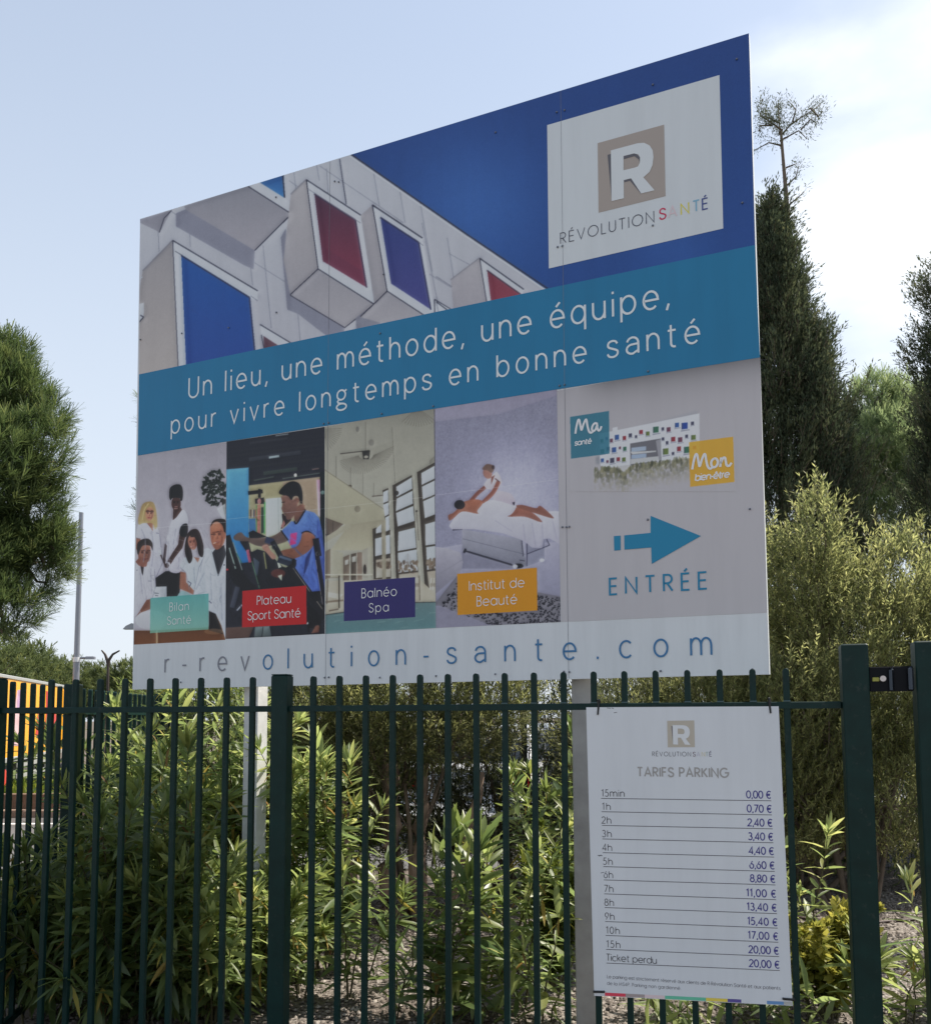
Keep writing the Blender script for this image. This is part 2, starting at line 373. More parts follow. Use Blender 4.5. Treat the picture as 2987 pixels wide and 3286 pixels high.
    g['M'] = (.84, [[(0, 0), (.1, 1), (.42, .1), (.74, 1), (.84, 0)]]); g['O'] = (.94, [el(.47, .5, .47, .5)])
    g['T'] = (.56, [[(0, 1), (.56, 1)], [(.28, .97), (.28, 0)]]); g['U'] = (.58, [[(0, 1)] + arc(.29, .3, .29, .3, 180, 360, 12) + [(.58, 1)]])
    g['0'] = (.56, [el(.28, .5, .28, .5)]); g['1'] = (.25, [[(.0, .84), (.2, 1), (.2, 0)]])
    g['2'] = (.52, [arc(.26, .72, .25, .28, 165, -25, 10) + [(0.0, 0), (.52, 0)]])
    g['3'] = (.5, [arc(.24, .76, .21, .24, 150, -75, 10) + arc(.24, .27, .26, .27, 80, -150, 12)])
    g['4'] = (.56, [[(.42, 0), (.42, 1), (0, .26), (.56, .26)]])
    g['5'] = (.5, [[(.46, 1), (.13, 1), (.07, .58)] + arc(.22, .32, .28, .32, 115, -140, 12)])
    g['6'] = (.54, [[(.38, 1), (.06, .5)] + arc(.27, .32, .26, .32, 140, 480, 20)]); g['7'] = (.5, [[(0, 1), (.5, 1), (.14, 0)]])
    g['8'] = (.52, [el(.26, .76, .21, .24), el(.26, .27, .26, .27)]); g['9'] = (.54, [[(.16, 0), (.48, .5)] + arc(.27, .68, .26, .32, -40, 300, 20)])
    g['€'] = (.58, [arc(.36, .5, .32, .5, 50, 310, 16), [(-.05, .58), (.5, .58)], [(-.05, .42), (.46, .42)]])
    g['-'] = (.26, [[(0, .34), (.26, .34)]]); g['.'] = (.02, [[(.01, -.03), (.01, .08)]]); g[','] = (.08, [[(.08, .09), (0, -.16)]]); g[' '] = (.2, [])
    return g
GN = glyphs(.275, False); GG = glyphs(.335, True)
def ribbon(P, w):
    P = np.asarray(P, float); keep = [0]
    for i in range(1, len(P)):
        if np.hypot(*(P[i] - P[keep[-1]])) > 1e-5: keep.append(i)
    P = P[keep]; closed = len(P) > 3 and np.hypot(*(P[0] - P[-1])) < 1e-3
    if closed: P = P[:-1]
    k = len(P); d = np.roll(P, -1, 0) - P; d /= np.maximum(np.hypot(d[:, 0], d[:, 1]), 1e-9)[:, None]
    n = np.stack([-d[:, 1], d[:, 0]], 1); o1 = []; o2 = []
    for i in range(k):
        a = n[i - 1] if (i > 0 or closed) else n[i]; b = n[i] if (i < k - 1 or closed) else n[i - 1]
        m = a + b; q = m @ m
        m = m * (2 / q) if q > .35 else m * (2 / .35)
        l = np.hypot(*m)
        if l > 2.2: m *= 2.2 / l
        o1.append(P[i] + m * w / 2); o2.append(P[i] - m * w / 2)
    V = np.array(o1 + o2); f = [(i, i + 1, k + i + 1, k + i) for i in range(k - 1)]
    if closed: f.append((k - 1, 0, k, 2 * k - 1))
    return V, f
def strokes_mesh(name, pl, S, w, lift, origin):
    """S: strokes in plane metres (u, v); each stroke a hair above the one before"""
    V = []; Fc = []; o = 0
    for q, st in enumerate(S):
        v, f = ribbon(st, w if not hasattr(w, '__len__') else w[q])
        V.append(pl.w(v[:, 0], v[:, 1], lift + .00012 * (q % 5)) - origin); Fc += [tuple(i + o for i in x)[::-1] for x in f]; o += len(v)
    return np_mesh(name, np.concatenate(V), np.array(Fc))
def set_text(txt, G, p0, p1, cap, shear=0):
    """strokes of a line of writing from p0 (left end of baseline) to p1 (right end), tracking fitted"""
    p0 = np.asarray(p0); p1 = np.asarray(p1); L_ = np.hypot(*(p1 - p0)); nat = sum(G[c][0] for c in txt) * cap
    gap = (L_ - nat) / max(len(txt) - 1, 1); d = (p1 - p0) / L_; e = np.array([-d[1], d[0]]); S = []; x = 0
    for c in txt:
        wd, ss = G[c]
        for s_ in ss:
            s_ = np.asarray(s_, float) * cap; S.append(p0 + np.outer(x + s_[:, 0] + shear * s_[:, 1], d) + np.outer(s_[:, 1], e))
        x += wd * cap + gap
    return S
def fill_poly(name, pl, polys, lift, origin, m, parent, holes=()):
    """flat filled shape(s) in plane metres, tessellated"""
    from mathutils.geometry import tessellate_polygon
    V = []; Fc = []
    for P in polys:
        loops = [[Vector((p[0], p[1], 0)) for p in P]] + [[Vector((p[0], p[1], 0)) for p in h] for h in holes]
        o = len(V); flat = [p for l in loops for p in l]; V += [(p.x, p.y) for p in flat]
        Fc += [tuple(i + o for i in t) for t in tessellate_polygon(loops)]
    V = np.array(V); W_ = pl.w(V[:, 0], V[:, 1], lift) - origin; Fc = np.array(Fc)
    for i, t in enumerate(Fc):
        a, b, c = W_[t]
        if np.cross(b - a, c - a) @ pl.n < 0: Fc[i] = t[::-1]
    return link(name, np_mesh(name, W_, Fc), m, parent)

# ------------------------------------------------------------------ the billboard
BYAW = 0.446891
BD = np.array([math.cos(BYAW), -math.sin(BYAW), 0]); BN = np.array([-math.sin(BYAW), -math.cos(BYAW), 0])
BL0 = np.array([-2.184, 6.1485, 1.7949])
BP = Plane(BL0, BD, BN)
cA = crop(400, 450, 1.6664); cT = crop(400, 90, 1.6664); cZ = crop(1400, 50, 1.6664); c1 = crop(420, 1400, 2.9656); c2 = crop(710, 1350, 2.84)
c3 = crop(1030, 1290, 2.6538); c4 = crop(1390, 1230, 2.5205); c5 = crop(1800, 1280, 3.055); c6 = crop(1350, 1150, 1.5939); c7 = crop(400, 1250, 1.7457)
BO = np.array([-.2, 5.32, 0.0])
board = empty('billboard', BO, 'large printed billboard on two square steel posts, blue sky picture above a teal slogan band', 'billboard')
M_ink = mat('printed_film', rough=.42, spec=.35, attr='print', streak=.05)
M_white = mat('white_panel', tuple(ink((168, 175, 190))), .4, spec=.35, noise=(1.3, .03), streak=.09)
def inkm(name, c, **k): return mat('ink_' + name, tuple(ink(c)), .42, spec=.35, **k)
def bquad(name, cr, pts, lift, m, parent):
    return fill_poly(name, BP, [[BP.uv(*cr(x, y)) for x, y in pts]], lift, BO, m, parent)
# slab: the four photographed corners, 28 mm thick, kept just behind the print layers
cor = [BP.pt(x, y) for x, y in ((449.8, 702), (2402.8, 105.8), (2468.6, 2164.5), (425.2, 2213.5))]
mb = MB(); bk = -BN * .028
mb.add([c - BO for c in cor] + [c + bk - BO for c in cor], [(3, 2, 1, 0), (4, 5, 6, 7), (0, 1, 5, 4), (1, 2, 6, 5), (2, 3, 7, 6), (3, 0, 4, 7)])
panel = mb.build('sign_panel', M_white, board)
def boxM(P, yaw): return Matrix.Translation(Vector(P)) @ Matrix.Rotation(yaw, 4, 'Z')
# top picture: sky and a white facade with boxed windows
cv = Cv(3420, 1900, .3)
t = np.linspace(0, 1, cv.H)[:, None, None]; x_ = np.linspace(0, 1, cv.W)[None, :, None]
cv.a[:] = np.array((24, 50, 108)) * (1 - t) + np.array((22, 56, 119)) * t + np.exp(-((x_ - .55) ** 2 / .012 + (t - .5) ** 2 / .04)) * np.array((15, 21, 26)) + np.exp(-((x_ - .80 - .1 * t) ** 2 / .004 + (t - .62) ** 2 / .02)) * np.array((6, 9, 12))
def T(P): return [(x, y + 600) for x, y in P]
def Z(P): return [(x + 1666, y - 67) for x, y in P]
WALL = (143, 147, 165); LIT = (164, 171, 189); LN = (84, 86, 104); DK = (28, 29, 46)
def pa(P, c, al=1, sm=0): cv.poly(T(P), c, al, sm)
def la(P, w=4, c=LN, al=1): cv.line(T(P), w, c, al)
pa([(40, 430), (40, 1330), (2300, 830), (1833, 505), (1220, 78), (1100, 40)], ((150, 155, 173), (140, 141, 158)))
for P in ([(175, 395), (185, 595)], [(343, 385), (352, 570)], [(740, 560), (785, 1005)], [(665, 590), (685, 775)], [(905, 170), (925, 330)], [(1027, 130), (1042, 215)], [(1330, 165), (1362, 350)],
          [(920, 850), (940, 1080)], [(1042, 135), (1490, 440)], [(680, 645), (872, 765)], [(1735, 605), (1850, 668)], [(1630, 715), (1755, 792)], [(1580, 330), (1645, 700)], [(1590, 440), (1700, 1000)],
          [(1470, 260), (1500, 440)], [(1080, 150), (1090, 300)], [(250, 380), (345, 440)], [(880, 215), (930, 250)], [(1725, 520), (1760, 740)], [(1960, 670), (2000, 800)], [(2060, 740), (2080, 800)]): la(P, 3.5, (100, 103, 121))
la([(1150, 100), (1185, 340)], 6, (50, 52, 70))
la([(1213, 76), (1833, 505), (2290, 812)], 9, DK); la([(1205, 84), (1825, 514), (2280, 820)], 8, (176, 182, 198))
pa([(60, 430), (252, 372), (190, 492)], (112, 112, 128)); la([(252, 374), (212, 416), (186, 492)], 5, DK)
pa([(275, 390), (330, 366), (697, 588), (690, 690), (640, 668), (275, 460)], (104, 106, 126))
pa([(318, 352), (665, 240), (893, 392), (697, 588), (330, 372)], ((108, 109, 124), (130, 128, 142)))
pa([(665, 246), (725, 222), (892, 335), (893, 392)], LIT); pa([(725, 226), (852, 180), (856, 308)], ((30, 70, 130), (40, 98, 160)))
la([(662, 246), (893, 393), (697, 588)], 6, DK); la([(846, 180), (856, 306)], 9, DK)
pa([(835, 520), (862, 470), (888, 824), (920, 850), (1176, 1003), (1170, 1040), (1085, 1050), (930, 930), (870, 905)], (105, 107, 127))
pa([(98, 695), (258, 535), (288, 1240), (60, 1290), (80, 800)], ((120, 118, 128), (142, 136, 140)))
la([(98, 697), (258, 534)], 8, (105, 105, 118))
pa([(258, 535), (712, 805), (712, 858), (668, 842), (700, 1135), (720, 1125), (735, 1180), (288, 1235)], LIT)
pa([(303, 615), (668, 840), (700, 1150), (330, 1230)], ((14, 62, 132), (24, 54, 126))); la([(330, 890), (560, 1020)], 3, (28, 50, 120), .6)
la([(303, 615), (668, 840), (698, 1150)], 9, (22, 26, 58)); la([(258, 535), (712, 805)], 7, DK); la([(258, 535), (288, 1240)], 5, DK); la([(270, 592), (304, 612)], 4, DK); la([(675, 832), (712, 858)], 4, LN)
pa([(60, 880), (104, 868), (102, 945), (60, 985)], LIT); la([(85, 935), (102, 945), (78, 972)], 6, DK); la([(74, 745), (96, 730)], 5, (150, 160, 180))
pa([(888, 290), (972, 210), (1035, 687), (886, 825), (850, 640)], ((138, 136, 146), (126, 124, 136))); la([(888, 288), (972, 208)], 8, (112, 112, 126))
pa([(972, 210), (1266, 402), (1334, 875), (1035, 687)], LIT); pa([(1015, 287), (1234, 425), (1294, 787), (1060, 646)], ((60, 32, 54), (106, 38, 60))); pa([(1050, 560), (1275, 700), (1294, 787), (1060, 646)], (80, 34, 58), .5)
la([(1015, 287), (1234, 425), (1294, 787)], 9, (40, 26, 50))
pa([(886, 825), (1035, 687), (1334, 876), (1178, 1002)], ((120, 119, 132), (136, 134, 146)))
la([(972, 210), (1266, 402)], 7, DK); la([(972, 210), (1035, 687), (1334, 876)], 6, DK); la([(1035, 687), (886, 825)], 5, DK); la([(1334, 876), (1178, 1002), (886, 828)], 5, DK); la([(985, 262), (1262, 442)], 4, LN)
pa([(1180, 1003), (1260, 940), (1310, 1002), (1170, 1040)], (148, 150, 166)); pa([(1235, 950), (1330, 880), (1420, 940), (1310, 1020), (1240, 1030)], (106, 108, 126))
pa([(1262, 400), (1325, 345), (1404, 806), (1336, 872)], ((134, 132, 144), (126, 124, 136)))
pa([(1325, 345), (1592, 520), (1665, 960), (1620, 960), (1404, 806)], LIT); pa([(1368, 412), (1572, 545), (1637, 905), (1425, 766)], ((34, 46, 104), (52, 52, 112)))
la([(1368, 412), (1572, 545), (1637, 905)], 9, (24, 26, 60)); pa([(1336, 872), (1404, 806), (1640, 960), (1420, 990), (1260, 945)], ((120, 119, 132), (136, 134, 146)))
la([(1325, 345), (1592, 522)], 8, DK); la([(1325, 345), (1404, 806), (1640, 960)], 6, DK); la([(1404, 806), (1334, 874), (1262, 942)], 5, DK); la([(1575, 545), (1596, 562)], 4, LN)
pa([(725, 985), (900, 1090), (830, 1120), (745, 1130)], LIT); pa([(742, 1045), (850, 1115), (748, 1130)], (74, 48, 62)); la([(725, 985), (905, 1093)], 6, DK); la([(732, 1040), (748, 1125)], 5, DK)
pa([(1657, 850), (1750, 908), (1668, 940)], LIT); la([(1657, 940), (1657, 850), (1760, 912)], 5, DK); la([(1668, 870), (1680, 930)], 4, LN)
cv.poly(Z([(78, 1415), (232, 1297), (280, 1600), (95, 1600)]), ((140, 138, 150), (128, 126, 140))); cv.poly(Z([(232, 1297), (470, 1465), (440, 1540), (280, 1600)]), LIT)
cv.poly(Z([(272, 1362), (455, 1490), (450, 1540), (300, 1580)]), ((100, 42, 58), (116, 48, 66))); cv.line(Z([(232, 1297), (468, 1464)]), 7, DK); cv.line(Z([(232, 1297), (278, 1580)]), 5, DK); cv.line(Z([(272, 1362), (452, 1490)]), 7, (40, 26, 46))
cv.line(Z([(0, 1395), (85, 1450)]), 4, LN); cv.line(Z([(0, 1530), (80, 1590)]), 6, DK); cv.line(Z([(78, 1412), (232, 1295)]), 6, (112, 112, 126))
cv.soften(14, .22, 1.5, .95); cv.grain(1.6)
me = print_mesh('facade_picture', BP, cT, [(83, 1020), (3337, 26), (3370, 1168), (78, 1862)], cv, 950, 500, .001, BO, 1.0)
tag(link('printed_picture', me, M_ink, panel), 'printed picture of a white facade with boxed windows under a deep blue sky')
# teal slogan band
M_teal = inkm('teal', (21, 88, 128), noise=(2.0, .04), streak=.07)
bquad('slogan_band', lambda x, y: (x, y), [(446.9, 1201.3), (2422, 785.7), (2438.5, 1147), (443, 1462)], .002, M_teal, panel)
# logo patch
M_patch = inkm('patch', (163, 173, 188), streak=.06); M_taupe = inkm('taupe', (124, 117, 118)); M_tdark = inkm('taupe_dark', (72, 72, 82))
lg = bquad('logo_patch', cZ, [(593, 585), (1514, 317), (1534, 1138), (602, 1352)], .002, M_patch, panel)
bquad('logo_square', cZ, [(863, 682), (1218, 583), (1226, 965), (868, 1054)], .003, M_taupe, panel)
bquad('logo_shadow', cZ, [(916, 745), (936, 739), (942, 985), (938, 985)], .0036, M_tdark, panel)
bquad('logo_shadow', cZ, [(1002, 752), (1062, 735), (1092, 756), (1091, 790), (1083, 770), (1060, 752), (1002, 768)], .0042, M_tdark, panel)
bquad('logo_shadow', cZ, [(1004, 880), (1042, 871), (1100, 946), (1094, 952), (1036, 884), (1006, 892)], .0036, M_tdark, panel)
RO = [(938, 993), (934, 722), (1075, 684), (1112, 681), (1141, 695), (1158, 722), (1162, 757), (1157, 800), (1140, 838), (1108, 866), (1168, 935), (1096, 952), (1042, 871), (1003, 881), (1004, 978)]
RI = [(1002, 752), (1058, 738), (1080, 743), (1090, 760), (1089, 788), (1078, 808), (1058, 815), (1002, 828)]
fill_poly('logo_letter', BP, [[BP.uv(*cZ(x, y)) for x, y in RO]], .0048, BO, inkm('patch_letter', (166, 176, 190)), panel, holes=[[BP.uv(*cZ(x, y)) for x, y in RI][::-1]])
def btext(txt, G, cr, p0, p1, caps, wd, col, name='lettering', parent=None, lift=.0032, shear=0, key=None, scale_h=1.0):
    """p0, p1: measured ends of the baseline, caps: measured foot and top of a tall letter; wd: stroke / tall-letter height"""
    a = BP.uv(*cr(*p0)); b = BP.uv(*cr(*p1)); v = (a[1] + b[1]) / 2; a = np.array([a[0], v]); b = np.array([b[0], v])
    h = abs(BP.uv(*cr(*caps[0]))[1] - BP.uv(*cr(*caps[1]))[1]) * scale_h
    S = set_text(txt, G, a, b, h, shear)
    return link(name, strokes_mesh(name, BP, S, wd * h, lift, BO), inkm(key or name + '_' + str(col), col), parent or panel)
cF = lambda x, y: (x, y)
btext('Un lieu, une méthode, une équipe,', GN, cF, (607, 1281), (2146, 977.7), ((605, 1281), (605, 1217)), .088, (176, 192, 208))
btext('pour vivre longtemps en bonne santé', GN, cF, (551, 1389), (2244, 1102), ((958, 1322), (958, 1259)), .088, (176, 192, 208))
btext('RÉVOLUTION', GN, cZ, (665, 1222), (1164, 1101), ((664, 1222), (664, 1166)), .075, (52, 56, 72))
sx = [(1195, 1233), (1243, 1297), (1310, 1357), (1374, 1408), (1424, 1458)]
for ch, (xa, xb), c in zip('SANTÉ', sx, ((150, 40, 70), (176, 150, 164), (176, 160, 70), (92, 130, 160), (50, 60, 110))):
    ya, yb = 1092 - (xa - 1193) * .234, 1092 - (xb - 1193) * .234
    btext(ch + ' ' if False else ch, {ch: (max(GG[ch][0], .01), GG[ch][1])}, cZ, (xa, ya), (xb, yb), ((1193, 1092), (1193, 1036)), .13, c)
# small riveted dots
# ---- four printed photographs along the lower half
def photo(cv, cr, cor, nu, nv, label, lift=.001):
    me = print_mesh('printed_photo', BP, cr, cor, cv, nu, nv, lift, BO, 1.17)
    o = link('printed_photo', me, M_ink, panel); o['label'] = label; return o
# 1 team in white coats
cv = Cv(950, 2016, .36)
cv.a[:] = np.interp(np.linspace(0, 1, cv.H), [0, .12, .5, 1], [132, 144, 160, 156])[:, None, None] * np.array((1, .98, 1.09))
P, E, Ln = cv.poly, cv.ell, cv.line
rg = random.Random(4)
for i in range(170):
    a, q = rg.uniform(0, 6.3), rg.uniform(0, 1) ** .5
    E(805 + 125 * q * math.cos(a), 490 + 165 * q * math.sin(a), rg.uniform(10, 26), rg.uniform(6, 13), rg.choice([(20, 26, 24), (26, 34, 30), (34, 46, 38)]), 1, rg.uniform(0, 180))
P([(860, 600), (905, 600), (905, 790), (880, 700)], (44, 44, 42)); P([(820, 690), (900, 640), (905, 780), (880, 800)], (190, 198, 208), .7)
SK = (150, 100, 84)
P([(75, 840), (130, 825), (205, 875), (245, 865), (275, 930), (288, 1070), (305, 1200), (300, 1310), (240, 1350), (180, 1350), (60, 1300), (48, 960), (58, 880)], ((192, 193, 212), (170, 168, 190)), 1, 1)
P([(150, 820), (208, 810), (212, 905)], SK); P([(48, 965), (95, 975), (62, 1090), (40, 1060)], SK)
P([(165, 622), (215, 632), (238, 690), (250, 770), (252, 860), (228, 885), (205, 830), (120, 828), (78, 842), (70, 790), (92, 700), (115, 645)], ((150, 126, 84), (176, 152, 108)), 1, 1)
E(180, 738, 40, 66, (178, 124, 104), 1, 5); Ln([(148, 712), (218, 716)], 9, (60, 40, 44)); E(160, 714, 17, 13, (90, 62, 60)); E(202, 716, 16, 13, (90, 62, 60)); Ln([(162, 775), (198, 778)], 7, (140, 70, 74)); Ln([(170, 640), (130, 700), (110, 800)], 10, (196, 176, 130), .6, 1)
P([(260, 1080), (300, 1070), (300, 1150), (265, 1140)], (190, 192, 206)); Ln([(285, 1130), (310, 1190)], 14, (60, 44, 44)); Ln([(240, 920), (270, 925)], 5, (80, 80, 110))
P([(235, 1350), (330, 1285), (478, 1275), (475, 1400), (460, 1525), (340, 1525), (240, 1430)], (18, 18, 23))
P([(395, 790), (430, 745), (500, 700), (540, 760), (540, 840), (480, 870), (440, 1000), (505, 1110), (478, 1285), (368, 1285), (325, 1150), (338, 1000)], ((190, 192, 210), (178, 174, 196)), 1, 1)
P([(325, 1020), (345, 1040), (325, 1240), (305, 1190)], (52, 34, 34))
P([(465, 930), (522, 948), (490, 1065), (420, 1155), (372, 1232), (340, 1205), (400, 1105), (450, 1030)], (62, 40, 37)); P([(480, 852), (535, 832), (544, 900), (520, 962), (463, 932)], (24, 23, 28), 1, 1); E(352, 1222, 26, 26, (186, 186, 200)); E(342, 1232, 22, 24, (58, 40, 40))
P([(405, 690), (472, 670), (488, 700), (432, 775), (400, 800)], (64, 40, 38)); E(432, 640, 45, 68, (72, 44, 42)); P([(365, 565), (375, 490), (430, 458), (480, 468), (497, 530), (490, 608), (470, 612), (465, 590), (400, 588), (378, 608)], (20, 18, 22), 1, 1)
Ln([(412, 690), (448, 688)], 7, (170, 140, 140)); Ln([(405, 622), (425, 622)], 5, (24, 18, 20)); Ln([(440, 620), (462, 620)], 5, (24, 18, 20)); Ln([(375, 900), (385, 1010)], 3, (150, 148, 170))
P([(520, 1150), (600, 1155), (640, 1200), (690, 1080), (765, 1085), (770, 1250), (700, 1420), (560, 1480), (525, 1300), (470, 1250), (490, 1180)], ((184, 194, 210), (170, 184, 198)), 1, 1)
P([(470, 1288), (527, 1300), (527, 1390), (602, 1470), (596, 1508), (540, 1482), (463, 1450)], (138, 88, 72)); P([(600, 1150), (655, 1160), (640, 1205)], SK)
P([(545, 920), (590, 885), (640, 892), (672, 960), (694, 1060), (684, 1150), (645, 1120), (620, 1000), (580, 950), (560, 1010), (588, 1150), (560, 1212), (530, 1162), (513, 1080), (525, 980)], ((44, 30, 30), (30, 23, 25)), 1, 1)
E(586, 1012, 40, 70, (156, 102, 88), 1, -12); P([(560, 930), (620, 930), (640, 1000), (610, 960), (570, 962)], (38, 28, 28)); Ln([(560, 1000), (580, 996)], 5, (40, 26, 26)); Ln([(598, 990), (616, 984)], 5, (40, 26, 26)); Ln([(570, 1052), (604, 1046)], 9, (190, 150, 148))
P([(448, 1512), (490, 1472), (560, 1500), (575, 1560), (445, 1560)], (126, 160, 170), 1, 1); Ln([(545, 1380), (575, 1400), (560, 1430)], 8, (60, 60, 90))
P([(596, 1510), (650, 1250), (700, 1140), (770, 1080), (910, 1040), (910, 1940), (893, 1915), (805, 1690), (740, 1655), (700, 1500)], ((188, 198, 212), (176, 184, 206)))
P([(705, 1200), (716, 1450), (690, 1500), (650, 1400)], (160, 172, 190), .5); Ln([(770, 1090), (832, 1335), (905, 1180)], 5, (140, 146, 166)); Ln([(720, 1480), (640, 1500)], 6, (140, 150, 170)); P([(835, 1340), (905, 1330), (905, 1890), (850, 1700)], (164, 170, 192), .4); E(890, 1225, 8, 8, (70, 70, 90)); Ln([(745, 1570), (770, 1590)], 8, (40, 36, 70))
P([(775, 1110), (800, 1078), (890, 1035), (908, 1120), (832, 1335)], ((50, 50, 58), (36, 36, 46)))
P([(755, 900), (768, 825), (830, 790), (890, 830), (905, 900), (890, 1005), (850, 1065), (805, 1075), (768, 1010)], ((178, 116, 92), (160, 98, 78)), 1, 1); P([(758, 860), (785, 802), (850, 785), (908, 808), (908, 930), (888, 910), (872, 850), (830, 815), (790, 822)], (34, 28, 28), 1, 1)
E(893, 945, 14, 32, (150, 92, 72)); Ln([(762, 935), (790, 930)], 7, (50, 32, 30)); Ln([(808, 915), (838, 905)], 7, (50, 32, 30)); Ln([(785, 1020), (825, 1008)], 8, (206, 176, 170)); Ln([(785, 950), (782, 985)], 6, (136, 82, 66)); P([(775, 1025), (800, 1072), (850, 1062), (885, 1000), (850, 1040)], (120, 78, 66), .5)
P([(45, 1195), (75, 1230), (110, 1245), (165, 1228), (225, 1260), (238, 1420), (205, 1545), (150, 1560), (60, 1700), (30, 1720), (35, 1500)], ((190, 190, 208), (178, 176, 196))); P([(92, 1232), (126, 1240), (116, 1330), (103, 1300)], (36, 30, 36)); Ln([(165, 1378), (200, 1380)], 4, (70, 70, 90)); Ln([(118, 1330), (150, 1560)], 4, (150, 148, 170)); E(60, 1275, 5, 5, (60, 60, 80))
P([(150, 1558), (192, 1548), (186, 1645), (110, 1675), (50, 1720)], (116, 72, 58)); P([(75, 1160), (168, 1160), (150, 1240), (112, 1246), (75, 1230), (45, 1195)], (128, 80, 68), 1); E(130, 1112, 60, 108, ((160, 106, 90), (126, 80, 68)), 1, 6)
P([(60, 1100), (64, 1020), (110, 980), (172, 978), (208, 1022), (206, 1090), (184, 1044), (115, 1042), (86, 1095), (72, 1130)], (42, 34, 34), 1, 1); Ln([(105, 1092), (136, 1088)], 8, (40, 26, 26)); Ln([(158, 1088), (186, 1088)], 8, (40, 26, 26)); Ln([(118, 1170), (168, 1166)], 8, (110, 56, 56)); P([(150, 1100), (158, 1145), (142, 1145)], (120, 76, 64)); P([(165, 1080), (195, 1100), (180, 1190), (160, 1200)], (100, 64, 56), .45)
P([(20, 1850), (190, 1850), (740, 1820), (760, 1680), (808, 1690), (860, 1800), (900, 1930), (897, 1960), (20, 2000)], ((84, 48, 26), (112, 66, 34))); P([(745, 1665), (808, 1690), (880, 1885), (745, 1850)], (24, 21, 24)); E(790, 1860, 90, 28, (140, 104, 76), .5)
E(200, 1752, 158, 94, ((188, 190, 204), (170, 170, 184))); Ln([(248, 1850), (250, 1975)], 18, (160, 136, 110))
P([(208, 1435), (340, 1430), (342, 1530), (210, 1545)], (184, 190, 204)); P([(284, 1432), (342, 1430), (342, 1535), (284, 1540)], (168, 174, 190)); Ln([(225, 1492), (268, 1498)], 7, (60, 64, 80)); Ln([(232, 1515), (262, 1520)], 7, (70, 74, 90))
def face(x, y, w_, h_, dark, mouth, tilt=0, sh=1):
    """soft eye hollows, nose shadow, mouth and one shaded cheek"""
    c, s_ = math.cos(R_(tilt)), math.sin(R_(tilt)); q = lambda a, b: (x + a * w_ * c - b * h_ * s_, y + a * w_ * s_ + b * h_ * c)
    for a in (-.42, .38): E(*q(a, -.12), w_ * .24, h_ * .10, dark, .85, tilt); Ln([q(a - .26, -.27), q(a + .26, -.29)], h_ * .07, dark, .8)
    P([q(.02, -.05), q(.20, .26), q(-.10, .27)], dark, .45); E(*q(.0, .50), w_ * .40, h_ * .075, mouth, .95, tilt); E(*q(0, .60), w_ * .3, h_ * .05, dark, .4, tilt)
    P([q(sh * .55, -.5), q(sh * .98, -.3), q(sh * .85, .5), q(sh * .3, .98), q(sh * .55, .3)], dark, .38)
face(178, 742, 38, 64, (84, 52, 50), (150, 70, 76), 5); face(432, 640, 42, 64, (30, 18, 20), (150, 110, 110)); face(586, 1015, 38, 66, (78, 46, 44), (168, 110, 108), -12); face(822, 945, 62, 118, (92, 54, 44), (150, 92, 84), -6); face(132, 1120, 54, 98, (66, 38, 36), (112, 58, 58), 4)
for q in ([(100, 880), (140, 1000), (120, 1200)], [(200, 900), (215, 1080), (190, 1300)], [(90, 1300), (110, 1500)], [(190, 1300), (200, 1500)], [(360, 1000), (352, 1230)], [(430, 880), (405, 1030)], [(460, 1150), (455, 1270)], [(600, 1250), (610, 1400)], [(680, 1180), (660, 1300)], [(760, 1300), (770, 1560)], [(860, 1400), (870, 1750)], [(620, 1460), (700, 1300)]): Ln(q, 13, (128, 130, 152), .5, 1)
for q in ([(58, 850), (48, 965), (90, 980)], [(275, 930), (305, 1200), (240, 1345)], [(338, 1000), (325, 1150), (368, 1285)], [(700, 1140), (650, 1250), (596, 1510)], [(225, 1260), (238, 1420), (205, 1545)], [(470, 1250), (525, 1300), (560, 1470)]): Ln(q, 7, (112, 112, 134), .7)
wh = lambda c: c[2] > 168 and c[0] > 150 and c[2] - c[0] < 40
cv.folds(wh, 420, 90, 9, 78, rg, (40, 850, 905, 1660)); cv.folds(wh, 160, 60, 7, 20, rg, (40, 850, 905, 1660)); cv.folds(lambda c: c[0] - c[2] > 30, 300, 28, 8, 60, rg, (40, 640, 905, 1700), .3)
cv.blur(1.6); cv.soften(18, .26, 2.5, .86)
P([(187, 1540), (742, 1497), (740, 1840), (183, 1875)], ((74, 140, 142), (112, 160, 150)), .82)
Ln([(0, 890), (950, 815)], 4, (205, 206, 220), .5); cv.grain(1.8)
photo(cv, c1, [(70, 185), (911, 56), (899, 1938), (28, 1984)], 290, 620, 'printed photo of five health workers in white coats round a table')
